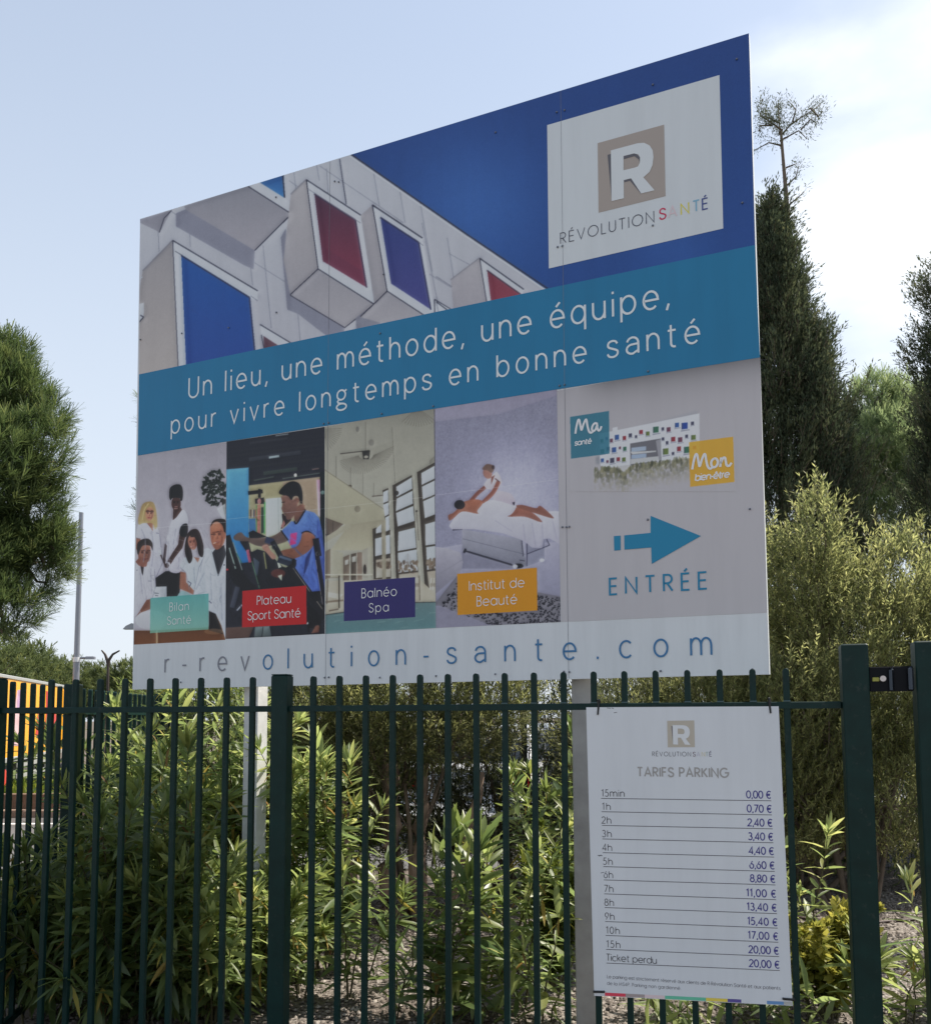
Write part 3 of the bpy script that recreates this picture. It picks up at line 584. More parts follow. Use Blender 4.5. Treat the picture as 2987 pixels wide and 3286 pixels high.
# 2 sportsman on a machine
cv = Cv(1000, 2030, .36, (31, 33, 46)); P, E, Ln = cv.poly, cv.ell, cv.line
for a in range(9): Ln([(50, 250 + a * 40), (945, 130 + a * 42)], 18, (36 + a % 3 * 5, 38 + a % 3 * 5, 50), .35)
Ln([(258, 355), (722, 288)], 34, (66, 72, 84), .45); Ln([(438, 336), (527, 323)], 20, (146, 162, 172)); Ln([(498, 136), (612, 121)], 14, (120, 128, 136), .8); Ln([(260, 205), (600, 160)], 18, (60, 62, 72), .5)
Ln([(390, 480), (690, 440)], 34, (66, 86, 74), .5); Ln([(300, 545), (480, 510)], 12, (76, 90, 84), .7); Ln([(560, 528), (900, 478)], 10, (96, 110, 106), .7); E(677, 497, 14, 16, (226, 224, 214)); Ln([(830, 445), (890, 436)], 12, (120, 96, 96), .8)
P([(250, 590), (900, 512), (905, 1500), (250, 1180)], ((148, 140, 112), (150, 156, 136))); P([(560, 560), (900, 512), (905, 860), (600, 900)], (150, 126, 118), .6); P([(405, 712), (552, 700), (562, 1015), (410, 1065)], ((176, 188, 192), (186, 192, 186))); Ln([(520, 700), (524, 1010)], 6, (140, 150, 156))
P([(868, 540), (900, 535), (902, 880), (884, 860)], ((190, 140, 170), (206, 190, 206))); P([(900, 470), (945, 460), (948, 1500), (915, 1050), (905, 900)], (24, 32, 36)); E(925, 655, 22, 18, (120, 150, 150), .8); Ln([(925, 1000), (935, 1220)], 10, (50, 90, 70), .7)
P([(45, 444), (251, 427), (252, 1290), (180, 1300), (45, 1060)], ((84, 150, 192), (30, 104, 172)))
Ln([(250, 660), (375, 645)], 34, (24, 24, 28)); Ln([(350, 625), (350, 700)], 26, (26, 26, 30)); P([(308, 712), (390, 700), (400, 760), (310, 756)], (40, 38, 44)); E(348, 735, 18, 26, (160, 112, 116))
Ln([(344, 770), (340, 1070)], 30, (168, 104, 98)); Ln([(398, 745), (394, 1030)], 12, (66, 150, 84)); Ln([(322, 770), (322, 1040)], 8, (60, 140, 76)); P([(365, 790), (388, 788), (390, 1020), (366, 1030)], (44, 66, 60))
for k, c in enumerate(((150, 130, 90), (80, 60, 70), (160, 150, 140), (66, 72, 100), (150, 96, 80))): P([(252 + k * 14, 810), (264 + k * 14, 808), (264 + k * 14, 880), (252 + k * 14, 884)], c)
P([(252, 895), (312, 890), (318, 1010), (256, 1020)], (58, 108, 160)); P([(250, 1020), (290, 1000), (420, 1060), (260, 1080)], (24, 24, 30))
P([(555, 850), (600, 880), (640, 900), (580, 960), (545, 985), (560, 920)], (40, 28, 34), 1, 1); P([(545, 960), (572, 905), (585, 940), (560, 985)], (160, 110, 108))
P([(560, 1005), (612, 1085), (500, 1130), (350, 1145), (240, 1105), (170, 1098), (120, 1085), (118, 1050), (180, 1018), (250, 1068), (450, 1060)], ((112, 90, 84), (80, 66, 66)), 1, 1)
P([(555, 1000), (640, 915), (690, 930), (765, 815), (850, 838), (892, 885), (920, 1000), (948, 1250), (948, 1545), (880, 1562), (790, 1562), (665, 1380), (655, 1280), (640, 1150), (600, 1085)], ((84, 118, 192), (66, 92, 176)), 1)
P([(880, 900), (920, 1000), (948, 1250), (948, 1540), (900, 1540), (905, 1200), (870, 1050)], (44, 60, 140), .55); P([(770, 1250), (830, 1160), (800, 1300), (745, 1440)], (30, 36, 86), .7); Ln([(860, 1330), (850, 1550)], 12, (84, 108, 200), .5)
P([(632, 1030), (692, 1018), (682, 1122), (625, 1137)], ((206, 60, 130), (186, 44, 110))); Ln([(545, 1000), (610, 1088)], 12, (22, 22, 34)); Ln([(735, 1025), (790, 1010), (858, 1055)], 14, (22, 22, 36), 1, 1)
P([(660, 800), (745, 750), (768, 812), (690, 925), (668, 905)], ((128, 88, 78), (104, 72, 66))); Ln([(668, 915), (690, 935), (768, 812)], 14, (24, 24, 40), 1, 1)
P([(548, 690), (600, 678), (650, 720), (690, 700), (692, 780), (680, 835), (640, 892), (602, 902), (585, 862), (556, 820), (550, 795), (560, 760)], ((128, 92, 84), (104, 74, 70)), 1, 1); Ln([(552, 745), (580, 742)], 8, (44, 32, 32)); Ln([(560, 850), (590, 852)], 6, (80, 48, 50)); P([(690, 700), (715, 720), (690, 775)], (136, 94, 84))
P([(527, 660), (545, 620), (600, 570), (660, 553), (715, 578), (740, 650), (740, 752), (718, 742), (702, 692), (662, 690), (640, 725), (612, 690), (560, 678)], ((26, 26, 30), (20, 20, 26)), 1, 1)
P([(740, 1028), (790, 1015), (856, 1058), (832, 1150), (750, 1222), (640, 1262), (540, 1232), (545, 1188), (680, 1150), (722, 1092)], ((150, 96, 76), (116, 74, 62)), 1, 1)
P([(45, 1050), (82, 1040), (180, 1350), (260, 1460), (345, 1530), (200, 1565), (100, 1455), (40, 1300)], (20, 21, 28)); P([(250, 1100), (170, 1100), (270, 1260), (300, 1300)], (30, 28, 38))
Ln([(75, 1160), (132, 1350)], 13, (136, 156, 156)); Ln([(108, 1108), (192, 1362)], 9, (122, 136, 136)); Ln([(140, 1210), (190, 1300)], 7, (60, 110, 70))
P([(255, 1210), (330, 1172), (425, 1200), (560, 1330), (640, 1355), (770, 1510), (345, 1535)], ((34, 36, 48), (22, 23, 32))); Ln([(280, 1280), (350, 1530)], 10, (84, 130, 100), .8); P([(290, 1240), (350, 1290), (330, 1420), (310, 1380)], (86, 106, 130), .6); Ln([(240, 1180), (262, 1290)], 26, (170, 80, 110)); Ln([(390, 1200), (412, 1350)], 14, (150, 150, 100), .8)
P([(370, 1152), (420, 1128), (450, 1182), (502, 1240), (470, 1265), (430, 1222)], (156, 116, 106), 1, 1); P([(505, 1268), (552, 1332), (524, 1345)], (190, 200, 186)); E(520, 1392, 66, 40, (84, 44, 42)); P([(515, 1415), (556, 1402), (552, 1462)], (180, 190, 176))
Ln([(410, 1085), (470, 1105)], 56, (46, 56, 88)); Ln([(470, 1105), (545, 1240)], 46, (24, 26, 36)); E(482, 1152, 20, 24, (66, 70, 80)); E(482, 1152, 9, 10, (20, 20, 28)); Ln([(530, 1258), (668, 1305)], 78, (34, 42, 62)); Ln([(532, 1240), (640, 1272)], 20, (86, 106, 136), .8); E(665, 1300, 20, 42, (18, 18, 26))
Ln([(620, 1330), (950, 1790)], 74, (25, 25, 33)); Ln([(655, 1345), (955, 1762)], 6, (150, 140, 130)); Ln([(862, 1080), (886, 1230)], 58, (22, 22, 38)); Ln([(876, 1230), (915, 1480), (945, 1720)], 42, (24, 25, 44)); Ln([(862, 1270), (925, 1680)], 5, (150, 140, 134)); E(878, 1215, 17, 22, (96, 94, 96)); E(878, 1215, 8, 10, (22, 22, 34))
P([(790, 1562), (900, 1552), (915, 1640), (850, 1650)], (20, 20, 26)); P([(780, 1640), (920, 1790), (900, 1900), (790, 1890)], (18, 18, 24)); P([(40, 1888), (300, 1872), (250, 1990), (40, 1995)], (88, 66, 62)); P([(310, 1880), (440, 1872), (460, 1975), (300, 1985)], ((110, 124, 130), (70, 78, 84))); Ln([(382, 1880), (370, 1985)], 7, (40, 44, 50)); Ln([(100, 1700), (150, 1520)], 44, (70, 76, 96), .7); Ln([(145, 1730), (190, 1680)], 14, (150, 156, 176)); P([(820, 1940), (860, 1870), (900, 1860), (890, 1930)], (110, 70, 60)); P([(790, 1830), (805, 1825), (790, 1858), (775, 1856)], (180, 186, 196))
E(55, 1358, 14, 9, (190, 50, 60))
cv.folds(lambda c: c[2] > 150 and c[0] < 110, 260, 110, 14, 70, rg, (560, 830, 945, 1560), .3); cv.folds(lambda c: c[0] - c[2] > 22 and c[0] > 80, 260, 50, 11, 20, rg, (110, 680, 860, 1270), .3); cv.folds(lambda c: c.max() < 60, 500, 70, 10, 70, rg, (45, 1050, 940, 1900), .7)
cv.blur(2.0); cv.soften(16, .25, 3, .88); P([(193, 1552), (776, 1503), (778, 1855), (190, 1885)], (156, 31, 35)); Ln([(40, 900), (950, 800)], 4, (180, 186, 200), .4); cv.grain(1.8)
photo(cv, c2, [(50, 192), (942, 56), (944, 1943), (40, 1990)], 310, 620, 'printed photo of a man in a blue shirt on a training machine')
# 3 pool hall
cv = Cv(1040, 2016, .36); P, E, Ln = cv.poly, cv.ell, cv.line
cv.a[:] = np.interp(np.linspace(0, 1, cv.H), [0, .12, .35, .6, 1], [116, 134, 146, 152, 150])[:, None, None] * np.array((1.0, .99, .955)) * 1.03
G2 = (92, 88, 84)
for a in range(4, 178, 5): Ln([(385 + 62 * math.cos(R_(a)), 452 + 38 * math.sin(R_(a))), (392 + 232 * math.cos(R_(a)), 425 + 180 * math.sin(R_(a)) - 60 * math.cos(R_(a)))], 3.4, G2, .75)
P([(170, 440), (400, 410), (620, 330), (615, 440), (400, 604), (200, 510)], (120, 116, 108), .14); Ln([(165, 441), (410, 413)], 8, (66, 62, 60)); P([(350, 415), (420, 413), (410, 487), (360, 487)], (48, 46, 46)); E(385, 468, 18, 12, (150, 146, 140))
for a in range(0, 13): Ln([(800 - 10 * a + a * 14, 66), (690 + a * 24, 150 + 60 * math.sin(R_(20 + a * 12)))], 3.4, G2, .8)
for a in range(0, 12): Ln([(33, 230 + a * 6), (180 - a * a * .95, 225 + a * 17)], 3.4, G2, .7)
for a in range(6): Ln([(975, 455 + a * 8), (925, 500 + a * 6)], 3, G2, .6)
for q in ([(380, 170), (380, 415)], [(605, 215), (632, 690)], [(130, 460), (130, 662)], [(253, 560), (253, 720)], [(358, 610), (358, 800)], [(450, 690), (450, 800)]): Ln(q, 3.2, (96, 92, 88), .9)
E(312, 232, 14, 24, (104, 102, 102), .8); E(430, 345, 24, 28, (116, 114, 112), .8); Ln([(210, 716), (258, 712), (258, 738)], 12, (84, 76, 70)); Ln([(436, 804), (530, 794)], 9, (96, 88, 84))
P([(32, 575), (540, 918), (545, 1002), (240, 1046), (190, 1040), (32, 985)], ((160, 156, 142), (150, 146, 132))); Ln([(32, 578), (545, 920)], 8, (126, 121, 110)); E(312, 912, 26, 28, (120, 114, 104), .8); P([(240, 1046), (540, 1000), (440, 1260), (80, 1265)], ((142, 137, 124), (166, 160, 144)))
P([(40, 985), (192, 1040), (42, 1172)], (98, 86, 80)); Ln([(40, 1130), (130, 1120)], 8, (60, 54, 52)); Ln([(105, 1010), (102, 1120)], 5, (66, 60, 58)); Ln([(30, 1180), (240, 1050)], 42, (150, 146, 134)); P([(36, 1275), (80, 1250), (80, 1500), (36, 1510)], (118, 106, 98)); P([(82, 1255), (190, 1285), (190, 1500), (82, 1500)], (158, 154, 142))
FR = (66, 59, 55); GL = ((170, 180, 190), (178, 184, 196)); 
P([(610, 710), (775, 622), (832, 1502), (660, 1525), (640, 1500)], FR); P([(818, 598), (972, 512), (980, 1652), (890, 1652)], FR); P([(525, 752), (574, 733), (597, 1505), (552, 1512), (545, 1000)], FR); P([(440, 1082), (470, 1070), (590, 1090), (597, 1510), (450, 1512)], FR)
for q in ([(642, 722), (773, 642), (778, 738), (645, 808)], [(645, 824), (780, 756), (783, 866), (638, 930)], [(640, 946), (786, 886), (797, 1013), (655, 1060)], [(660, 1106), (800, 1070), (812, 1242), (655, 1270)], [(655, 1286), (815, 1256), (825, 1440), (660, 1460)],
          [(855, 606), (973, 540), (973, 650), (858, 706)], [(860, 722), (974, 666), (975, 785), (868, 830)], [(870, 846), (975, 800), (976, 955), (885, 990)], [(888, 1042), (977, 1016), (978, 1210), (890, 1222)], [(896, 1238), (978, 1226), (979, 1425), (905, 1432)],
          [(530, 768), (572, 748), (574, 842), (530, 862)], [(530, 875), (576, 855), (578, 955), (545, 975)], [(548, 985), (580, 968), (584, 1090), (550, 1105)], [(470, 1080), (515, 1040), (515, 1110), (470, 1120)], [(462, 1165), (520, 1150), (522, 1300), (462, 1315)], [(550, 1140), (588, 1130), (590, 1290), (552, 1300)]): P(q, GL)
for q in ([(470, 1345), (590, 1330), (594, 1490), (470, 1500)], [(905, 1446), (979, 1436), (979, 1640), (930, 1640)], [(665, 1470), (828, 1450), (830, 1500), (665, 1510)]): P(q, ((150, 140, 132), (168, 164, 158)))
for i in range(120):
    x, y = rg.choice([(rg.uniform(662, 820), rg.uniform(1355, 1450)), (rg.uniform(905, 976), rg.uniform(1330, 1420)), (rg.uniform(475, 590), rg.uniform(1370, 1410))]); E(x, y, rg.uniform(6, 16), rg.uniform(8, 20), rg.choice([(112, 96, 84), (94, 80, 72), (126, 112, 100)]), .8)
Ln([(740, 1290), (740, 1440)], 5, (150, 146, 146)); E(740, 1340, 30, 50, (150, 150, 158), .4); Ln([(650, 1460), (828, 1440)], 8, FR); Ln([(905, 1434), (979, 1424)], 8, FR); Ln([(815, 930), (832, 1180)], 6, (96, 90, 88)); E(815, 930, 9, 8, (60, 56, 56)); E(645, 775, 18, 20, (50, 46, 46))
P([(190, 1322), (242, 1300), (242, 1530), (190, 1530)], (110, 98, 90)); P([(255, 1296), (302, 1286), (302, 1525), (255, 1525)], (84, 74, 68)); P([(308, 1282), (352, 1280), (352, 1520), (308, 1520)], (128, 112, 104)); P([(356, 1260), (400, 1240), (402, 1500), (358, 1500)], (150, 146, 140)); P([(205, 1350), (235, 1340), (235, 1380), (205, 1390)], (166, 166, 164)); P([(265, 1320), (298, 1312), (298, 1360), (265, 1366)], (160, 160, 158)); E(375, 1430, 14, 46, (60, 52, 50)); P([(515, 1010), (552, 1000), (556, 1505), (522, 1508)], (142, 136, 124)); P([(400, 1240), (440, 1225), (440, 1480), (402, 1490)], (160, 156, 146))
P([(36, 1530), (200, 1520), (830, 1500), (980, 1640), (980, 1706), (800, 1712), (36, 1812)], (164, 157, 147)); P([(60, 1620), (190, 1640), (150, 1680), (60, 1660)], (186, 182, 172), .9); Ln([(40, 1705), (190, 1690)], 16, (120, 108, 98)); Ln([(70, 1780), (150, 1765)], 12, (110, 100, 92)); Ln([(38, 1472), (440, 1470)], 11, (186, 180, 166)); Ln([(38, 1498), (160, 1496)], 5, (120, 112, 104)); Ln([(156, 1480), (155, 1755)], 11, (64, 58, 54)); Ln([(60, 1510), (52, 1720)], 9, (112, 104, 98)); Ln([(838, 1480), (842, 1690)], 8, (110, 102, 96))
for x in (810, 826, 940, 965): Ln([(x, 1500), (x - 10, 1600)], 6, (190, 188, 184)); E(x, 1560, 12, 18, (120, 112, 106), .6)
P([(34, 1816), (200, 1790), (800, 1708), (980, 1704), (982, 1930), (36, 1980)], ((92, 116, 124), (84, 120, 130)))
for i in range(26):
    x, y = rg.uniform(40, 950), rg.uniform(1740, 1950); Ln([(x, y), (x + rg.uniform(30, 110), y - rg.uniform(4, 22))], rg.uniform(3, 8), (136, 158, 162), .35)
Ln([(34, 1814), (200, 1790), (800, 1708), (980, 1704)], 6, (58, 60, 62))
cv.blur(1.6); cv.soften(18, .2, 2, .9); P([(197, 1535), (803, 1492), (803, 1833), (196, 1868)], (45, 40, 96)); Ln([(32, 910), (975, 800)], 4, (190, 190, 190), .4); cv.grain(1.8)
photo(cv, c3, [(32, 212), (972, 50), (980, 1926), (38, 1976)], 320, 620, 'printed photo of a bright pool hall with tall windows and wire lamps')
# 4 massage
cv = Cv(1109, 2016, .36); P, E, Ln = cv.poly, cv.ell, cv.line
ys = np.linspace(0, 1, cv.H)[:, None]; xs = np.linspace(0, 1, cv.W)[None]
cv.a[:] = (122 + 40 * np.exp(-((xs - .62) ** 2 / .12 + (ys - .44) ** 2 / .035)) + 14 * ys)[..., None] * np.array((.98, .98, 1.17))
cv.grain(5, 2); cv.grain(4)
P([(0, 190), (1010, 30), (1010, 95), (520, 250), (0, 312)], ((128, 124, 148), (140, 137, 160)), .8, 0); cv.blur(3)
P([(20, 1340), (240, 1300), (1030, 1285), (1035, 1940), (20, 1985)], ((150, 149, 174), (116, 116, 140)))
P([(235, 1360), (260, 1350), (760, 1480), (640, 1500), (235, 1500)], (112, 112, 134), .7); P([(0, 1322), (120, 1335), (222, 1370), (243, 1450), (220, 1535), (0, 1720)], ((158, 156, 174), (112, 110, 128)), 1); Ln([(22, 1560), (235, 1430)], 6, (128, 126, 144), .8)
P([(0, 1800), (190, 1560), (840, 1500), (845, 1690), (1035, 1726), (1035, 1940), (470, 1958), (60, 1800)], (112, 110, 124))
P([(500, 870), (620, 888), (664, 952), (655, 988), (570, 968), (488, 942)], ((176, 166, 186), (150, 140, 166)), 1, 1)
for i in range(1300):
    x, y = rg.uniform(40, 1035), rg.uniform(1570, 1955)
    if (x > 835 and y > 1705 + (x - 840) * .17) or (x < 200 and y > 1830 - (x - 40) * 1.45 and y < 1820 + x * .33) or (x >= 200 and y > 1860 and y < 1800 + (x - 60) * .42): E(x, y, rg.uniform(5, 10), rg.uniform(3, 6), (20, 20, 30), 1, rg.uniform(-30, 30))
P([(20, 1815), (60, 1802), (470, 1960), (20, 1985)], (126, 124, 146))
P([(235, 1180), (720, 1262), (757, 1482), (235, 1352)], ((148, 148, 166), (116, 117, 136))); P([(757, 1290), (900, 1250), (900, 1426), (757, 1482)], (124, 125, 148)); Ln([(240, 1258), (745, 1385)], 4, (96, 98, 116)); Ln([(757, 1295), (757, 1480)], 7, (60, 60, 84)); Ln([(255, 1355), (640, 1470)], 15, (48, 48, 62)); E(690, 1478, 40, 20, (30, 30, 40)); E(664, 1482, 20, 17, (180, 180, 196)); E(880, 1432, 20, 14, (190, 190, 206)); Ln([(262, 1340), (250, 1370)], 18, (40, 40, 52)); Ln([(715, 1270), (728, 1400)], 6, (50, 50, 70)); Ln([(757, 1382), (942, 1310), (918, 1262)], 6, (56, 56, 78)); Ln([(160, 1180), (235, 1172)], 22, (50, 50, 66)); Ln([(700, 1430), (740, 1438)], 7, (60, 60, 80))
P([(130, 1152), (180, 1070), (240, 1033), (600, 1075), (985, 1033), (1030, 1040), (1030, 1305), (940, 1255), (895, 1262), (880, 1335), (800, 1330), (750, 1290), (700, 1262), (560, 1212), (330, 1180), (150, 1182)], ((184, 182, 202), (156, 154, 178)))
for q in ([(880, 1100), (890, 1320)], [(800, 1130), (830, 1320)], [(730, 1140), (745, 1280)], [(960, 1090), (1000, 1260)], [(500, 1110), (640, 1200)]): Ln(q, 9, (140, 138, 164), .5)
P([(480, 742), (520, 720), (556, 800), (520, 872), (620, 890), (662, 950), (652, 985), (570, 967), (488, 940), (502, 872), (460, 860), (408, 842), (430, 790)], ((196, 186, 198), (168, 156, 178)), 1, 1); P([(640, 965), (660, 960), (655, 995)], (30, 30, 44))
E(440, 728, 36, 46, (152, 112, 106), 1, -20); P([(398, 694), (430, 655), (482, 662), (494, 690), (474, 724), (440, 706)], (112, 90, 84), 1, 1); E(486, 680, 12, 18, (66, 52, 54)); P([(470, 760), (500, 740), (470, 820)], (120, 80, 76)); Ln([(500, 770), (540, 800)], 8, (80, 50, 54))
Ln([(418, 842), (360, 890), (308, 948)], 30, (126, 82, 76), 1, 1); Ln([(528, 800), (486, 880), (404, 965)], 34, (138, 90, 82), 1, 1)
P([(600, 1015), (700, 1008), (800, 1045), (876, 1110), (862, 1122), (740, 1080), (600, 1076)], ((150, 100, 88), (118, 78, 72)), 1, 1); P([(665, 998), (720, 984), (830, 1010), (870, 993), (970, 1080), (950, 1090), (820, 1050)], ((134, 90, 80), (112, 74, 68)), 1, 1)
P([(240, 962), (340, 938), (402, 958), (385, 1000), (375, 1056), (240, 1037), (170, 1088), (132, 1110), (122, 1068), (160, 1050), (200, 1012)], ((156, 102, 84), (124, 82, 72)), 1, 1); E(214, 982, 44, 38, (38, 34, 40)); P([(380, 1000), (470, 944), (640, 985), (672, 1000), (598, 1076), (374, 1056)], ((196, 192, 208), (176, 174, 196)), 1, 1)
cv.blur(1.6); cv.soften(16, .2, 3, .92); P([(195, 1542), (838, 1492), (843, 1838), (197, 1875)], (186, 122, 27)); Ln([(20, 905), (1035, 775)], 4, (190, 190, 208), .4); cv.grain(2)
photo(cv, c4, [(5, 203), (1001, 43), (1031, 1932), (22, 1980)], 350, 620, 'printed photo of a massage on a white couch')
# 5 grey entrance panel
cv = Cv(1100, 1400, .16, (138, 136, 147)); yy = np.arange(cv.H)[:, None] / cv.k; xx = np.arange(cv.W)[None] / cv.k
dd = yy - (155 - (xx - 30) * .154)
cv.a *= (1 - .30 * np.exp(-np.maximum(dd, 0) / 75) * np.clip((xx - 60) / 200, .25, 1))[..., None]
pcv = cv
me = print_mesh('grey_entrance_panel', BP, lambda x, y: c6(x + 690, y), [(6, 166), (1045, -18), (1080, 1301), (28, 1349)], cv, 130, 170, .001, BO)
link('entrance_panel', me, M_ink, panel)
cv = Cv(1833, 1283, .26, (138, 136, 147)); P, E, Ln = cv.poly, cv.ell, cv.line
yy, xx = np.mgrid[0:cv.H, 0:cv.W] / cv.k; cv.a[:] = pcv.at((1800 + xx / 3.055 - 1350) * 1.5939 - 690, (1280 + yy / 3.055 - 1150) * 1.5939)   # the same ground tone as the panel it is printed on
P([(340, 570), (380, 560), (380, 640), (345, 640)], (112, 114, 126)); P([(500, 345), (770, 270), (1000, 205), (1340, 110), (1340, 170), (560, 330)], (122, 124, 138), .5); cv.blur(9)
P([(376, 340), (480, 322), (1355, 143), (1360, 575), (985, 612), (680, 650), (405, 682), (385, 640)], (178, 182, 196)); P([(505, 285), (553, 275), (556, 325), (508, 335)], (178, 182, 196))
P([(676, 438), (978, 388), (985, 612), (680, 652)], (84, 84, 94)); P([(690, 480), (835, 465), (835, 505), (690, 520)], (126, 138, 164)); P([(680, 520), (930, 508), (930, 520), (700, 545)], (156, 158, 166)); P([(690, 550), (836, 535), (836, 575), (690, 588)], (122, 136, 166)); P([(682, 592), (975, 560), (975, 605), (682, 642)], (148, 150, 158)); P([(930, 410), (978, 395), (980, 600), (960, 600)], (118, 118, 130))
wn = [(785, 325, 38, 40, 'r'), (850, 340, 38, 40, 'g'), (930, 302, 56, 60, 't'), (998, 294, 26, 30, 'k'), (1055, 300, 40, 44, 'm'), (1137, 257, 42, 46, 'b'), (1212, 265, 62, 64, 'B'), (1288, 240, 30, 34, 'k'), (548, 377, 44, 50, 'b'), (494, 408, 32, 36, 'm'), (621, 384, 34, 40, 'r'), (680, 357, 34, 38, 'k'), (736, 370, 24, 28, 'k'), (400, 412, 32, 36, 't'), (448, 388, 22, 26, 'b'), (462, 490, 32, 36, 'k'), (405, 515, 40, 44, 't'), (520, 500, 44, 50, 'b'), (578, 480, 22, 24, 'm'), (625, 490, 34, 40, 't'), (406, 602, 30, 36, 'b'), (456, 614, 22, 26, 'm'), (502, 604, 44, 50, 'k'), (562, 592, 34, 38, 'r'), (616, 595, 36, 40, 'g'),
      (1000, 392, 26, 30, 'k'), (1040, 430, 28, 32, 'k'), (1100, 396, 44, 46, 'r'), (1168, 400, 44, 48, 'm'), (1232, 367, 30, 32, 'k'), (1298, 378, 46, 48, 'g'), (1026, 516, 54, 60, 'g'), (1098, 535, 26, 28, 'k'), (1157, 490, 40, 46, 'r'), (1232, 500, 58, 62, 't'), (1310, 476, 30, 30, 'k')]
wc = {'r': (112, 40, 50), 'g': (78, 92, 52), 't': (46, 84, 70), 'k': (54, 54, 74), 'm': (84, 50, 68), 'b': (44, 70, 124), 'B': (34, 56, 122)}
for x, y, a, b, c in wn:
    P([(x - a * .6, y + b * .66), (x + a * .8, y + b * .5), (x + a * .8, y + b * .68), (x - a * .6, y + b * .9)], (116, 118, 136)); P([(x - a * .5, y - b * .45), (x + a * .5, y - b * .55), (x + a * .5, y + b * .45), (x - a * .5, y + b * .55)], wc[c])
    P([(x - a * .5, y - b * .45), (x - a * .25, y - b * .45), (x - a * .25, y + b * .55), (x - a * .5, y + b * .55)], (60, 60, 80), .5)
Ln([(950, 600), (952, 700)], 12, (176, 178, 190)); Ln([(1000, 600), (1000, 660)], 18, (182, 184, 196)); P([(560, 660), (680, 645), (660, 700), (620, 780), (590, 720)], (152, 152, 160))
for i in range(900):
    x = rg.uniform(330, 1330); lo = 640 + 70 * math.sin(x * .006) * 0 + (40 if 600 < x < 640 else 0); top = np.interp(x, [330, 380, 560, 610, 660, 700, 1000, 1150, 1330], [690, 680, 680, 740, 700, 650, 620, 585, 580])
    q = rg.random() ** 1.4; y = top + q * 240
    c = np.array(rg.choice([(66, 68, 54), (84, 86, 66), (104, 102, 82), (52, 54, 46), (118, 114, 96)])) * (1 - q) + np.array((136, 132, 132)) * q
    E(x, y, rg.uniform(6, 16), rg.uniform(12, 30), c, .55 * (1 - q * .85))
cv.blur(2.2)
P([(90, 177), (471, 118), (477, 538), (98, 587)], (30, 84, 108), .86); P([(1255, 425), (1688, 371), (1700, 815), (1266, 863)], (186, 124, 32), .87); cv.grain(1.2)
me = print_mesh('clinic_picture', BP, c5, [(80, 100), (1715, 100), (1715, 910), (80, 910)], cv, 330, 165, .002, BO)
tag(link('printed_picture', me, M_ink, panel), 'printed picture of a white building with coloured windows between a teal and an orange square')
# lettering on the lower half
LB = (206, 212, 220)
for txt, cr, p0, p1, cp in (('Bilan', c1, (372, 1668), (553, 1651), ((372, 1668), (372, 1590))), ('Santé', c1, (350, 1797), (573, 1779), ((350, 1797), (350, 1722))),
        ('Plateau', c2, (330, 1681), (637, 1659), ((330, 1681), (330, 1602))), ('Sport Santé', c2, (246, 1820), (722, 1788), ((246, 1818), (246, 1740))),
        ('Balnéo', c3, (350, 1669), (645, 1650), ((350, 1669), (350, 1592))), ('Spa', c3, (412, 1792), (577, 1782), ((412, 1790), (412, 1716))),
        ('Institut de', c4, (294, 1676), (737, 1650), ((292, 1675), (292, 1599))), ('Beauté', c4, (356, 1803), (677, 1784), ((355, 1803), (355, 1726)))):
    btext(txt, GG, cr, p0, p1, cp, .085, LB)
btext('ENTRÉE', GG, c6, (968, 1207), (1463, 1180), ((968, 1207), (968, 1126)), .125, (24, 93, 130))
bquad('arrow', c6, [(988, 910), (1022, 907), (1023, 981), (990, 984)], .003, inkm('arrow', (20, 95, 132)), panel)
bquad('arrow', c6, [(1041, 906), (1176, 893), (1176, 806), (1433, 909), (1182, 1052), (1179, 968), (1042, 979)], .003, inkm('arrow', (20, 95, 132)), panel)
def url(txt, x0, x1, c):
    f = lambda x: 2158 + (x - 529) * (2101.5 - 2158) / (2284.8 - 529)
    btext(txt, GN, cF, (x0, f(x0)), (x1, f(x1)), ((926, 2145), (926, 2081)), .085, c)
url('r-rev', 530, 799, (96, 98, 112)); url('olution-sante.com', 846, 2283, (44, 86, 128))
BR = (196, 202, 216)
def brush(S, w):
    Q = []
    for s_ in S:
        q_ = np.array([BP.uv(*c5(x, y)) for x, y in crom(s_, 4, False)]); d_ = np.diff(q_, axis=0); d_ /= np.maximum(np.linalg.norm(d_, axis=1, keepdims=True), 1e-9); Q += [np.array([q_[i] - d_[i] * w * .22, q_[i + 1] + d_[i] * w * .22]) for i in range(len(q_) - 1)]
    link('lettering', strokes_mesh('lettering', BP, Q, w, .0035, BO), inkm('brush', BR), panel)
brush([[(143, 338), (152, 280), (168, 214), (182, 211), (192, 265), (204, 305), (222, 250), (243, 206), (253, 215), (262, 270), (278, 322), (298, 332), (315, 320)], [(358, 246), (335, 240), (312, 265), (305, 298), (318, 318), (340, 300), (356, 258), (358, 285), (368, 310), (384, 304), (397, 274)]], .0112)
brush([[(1288, 688), (1300, 620), (1318, 552), (1335, 550), (1347, 610), (1360, 662), (1380, 600), (1403, 547), (1416, 552), (1425, 610), (1440, 665), (1462, 686), (1480, 675)], [(1506, 586), (1480, 606), (1474, 646), (1494, 672), (1526, 658), (1538, 618), (1524, 590), (1504, 586)], [(1562, 664), (1566, 620), (1570, 580)], [(1567, 630), (1588, 584), (1608, 580), (1616, 612), (1624, 650), (1648, 658), (1670, 632)]], .0112)
btext('santé', GG, c5, (137, 458), (297, 436), ((137, 458), (137, 405)), .19, BR, shear=.12, key='ink_brush', scale_h=.95)
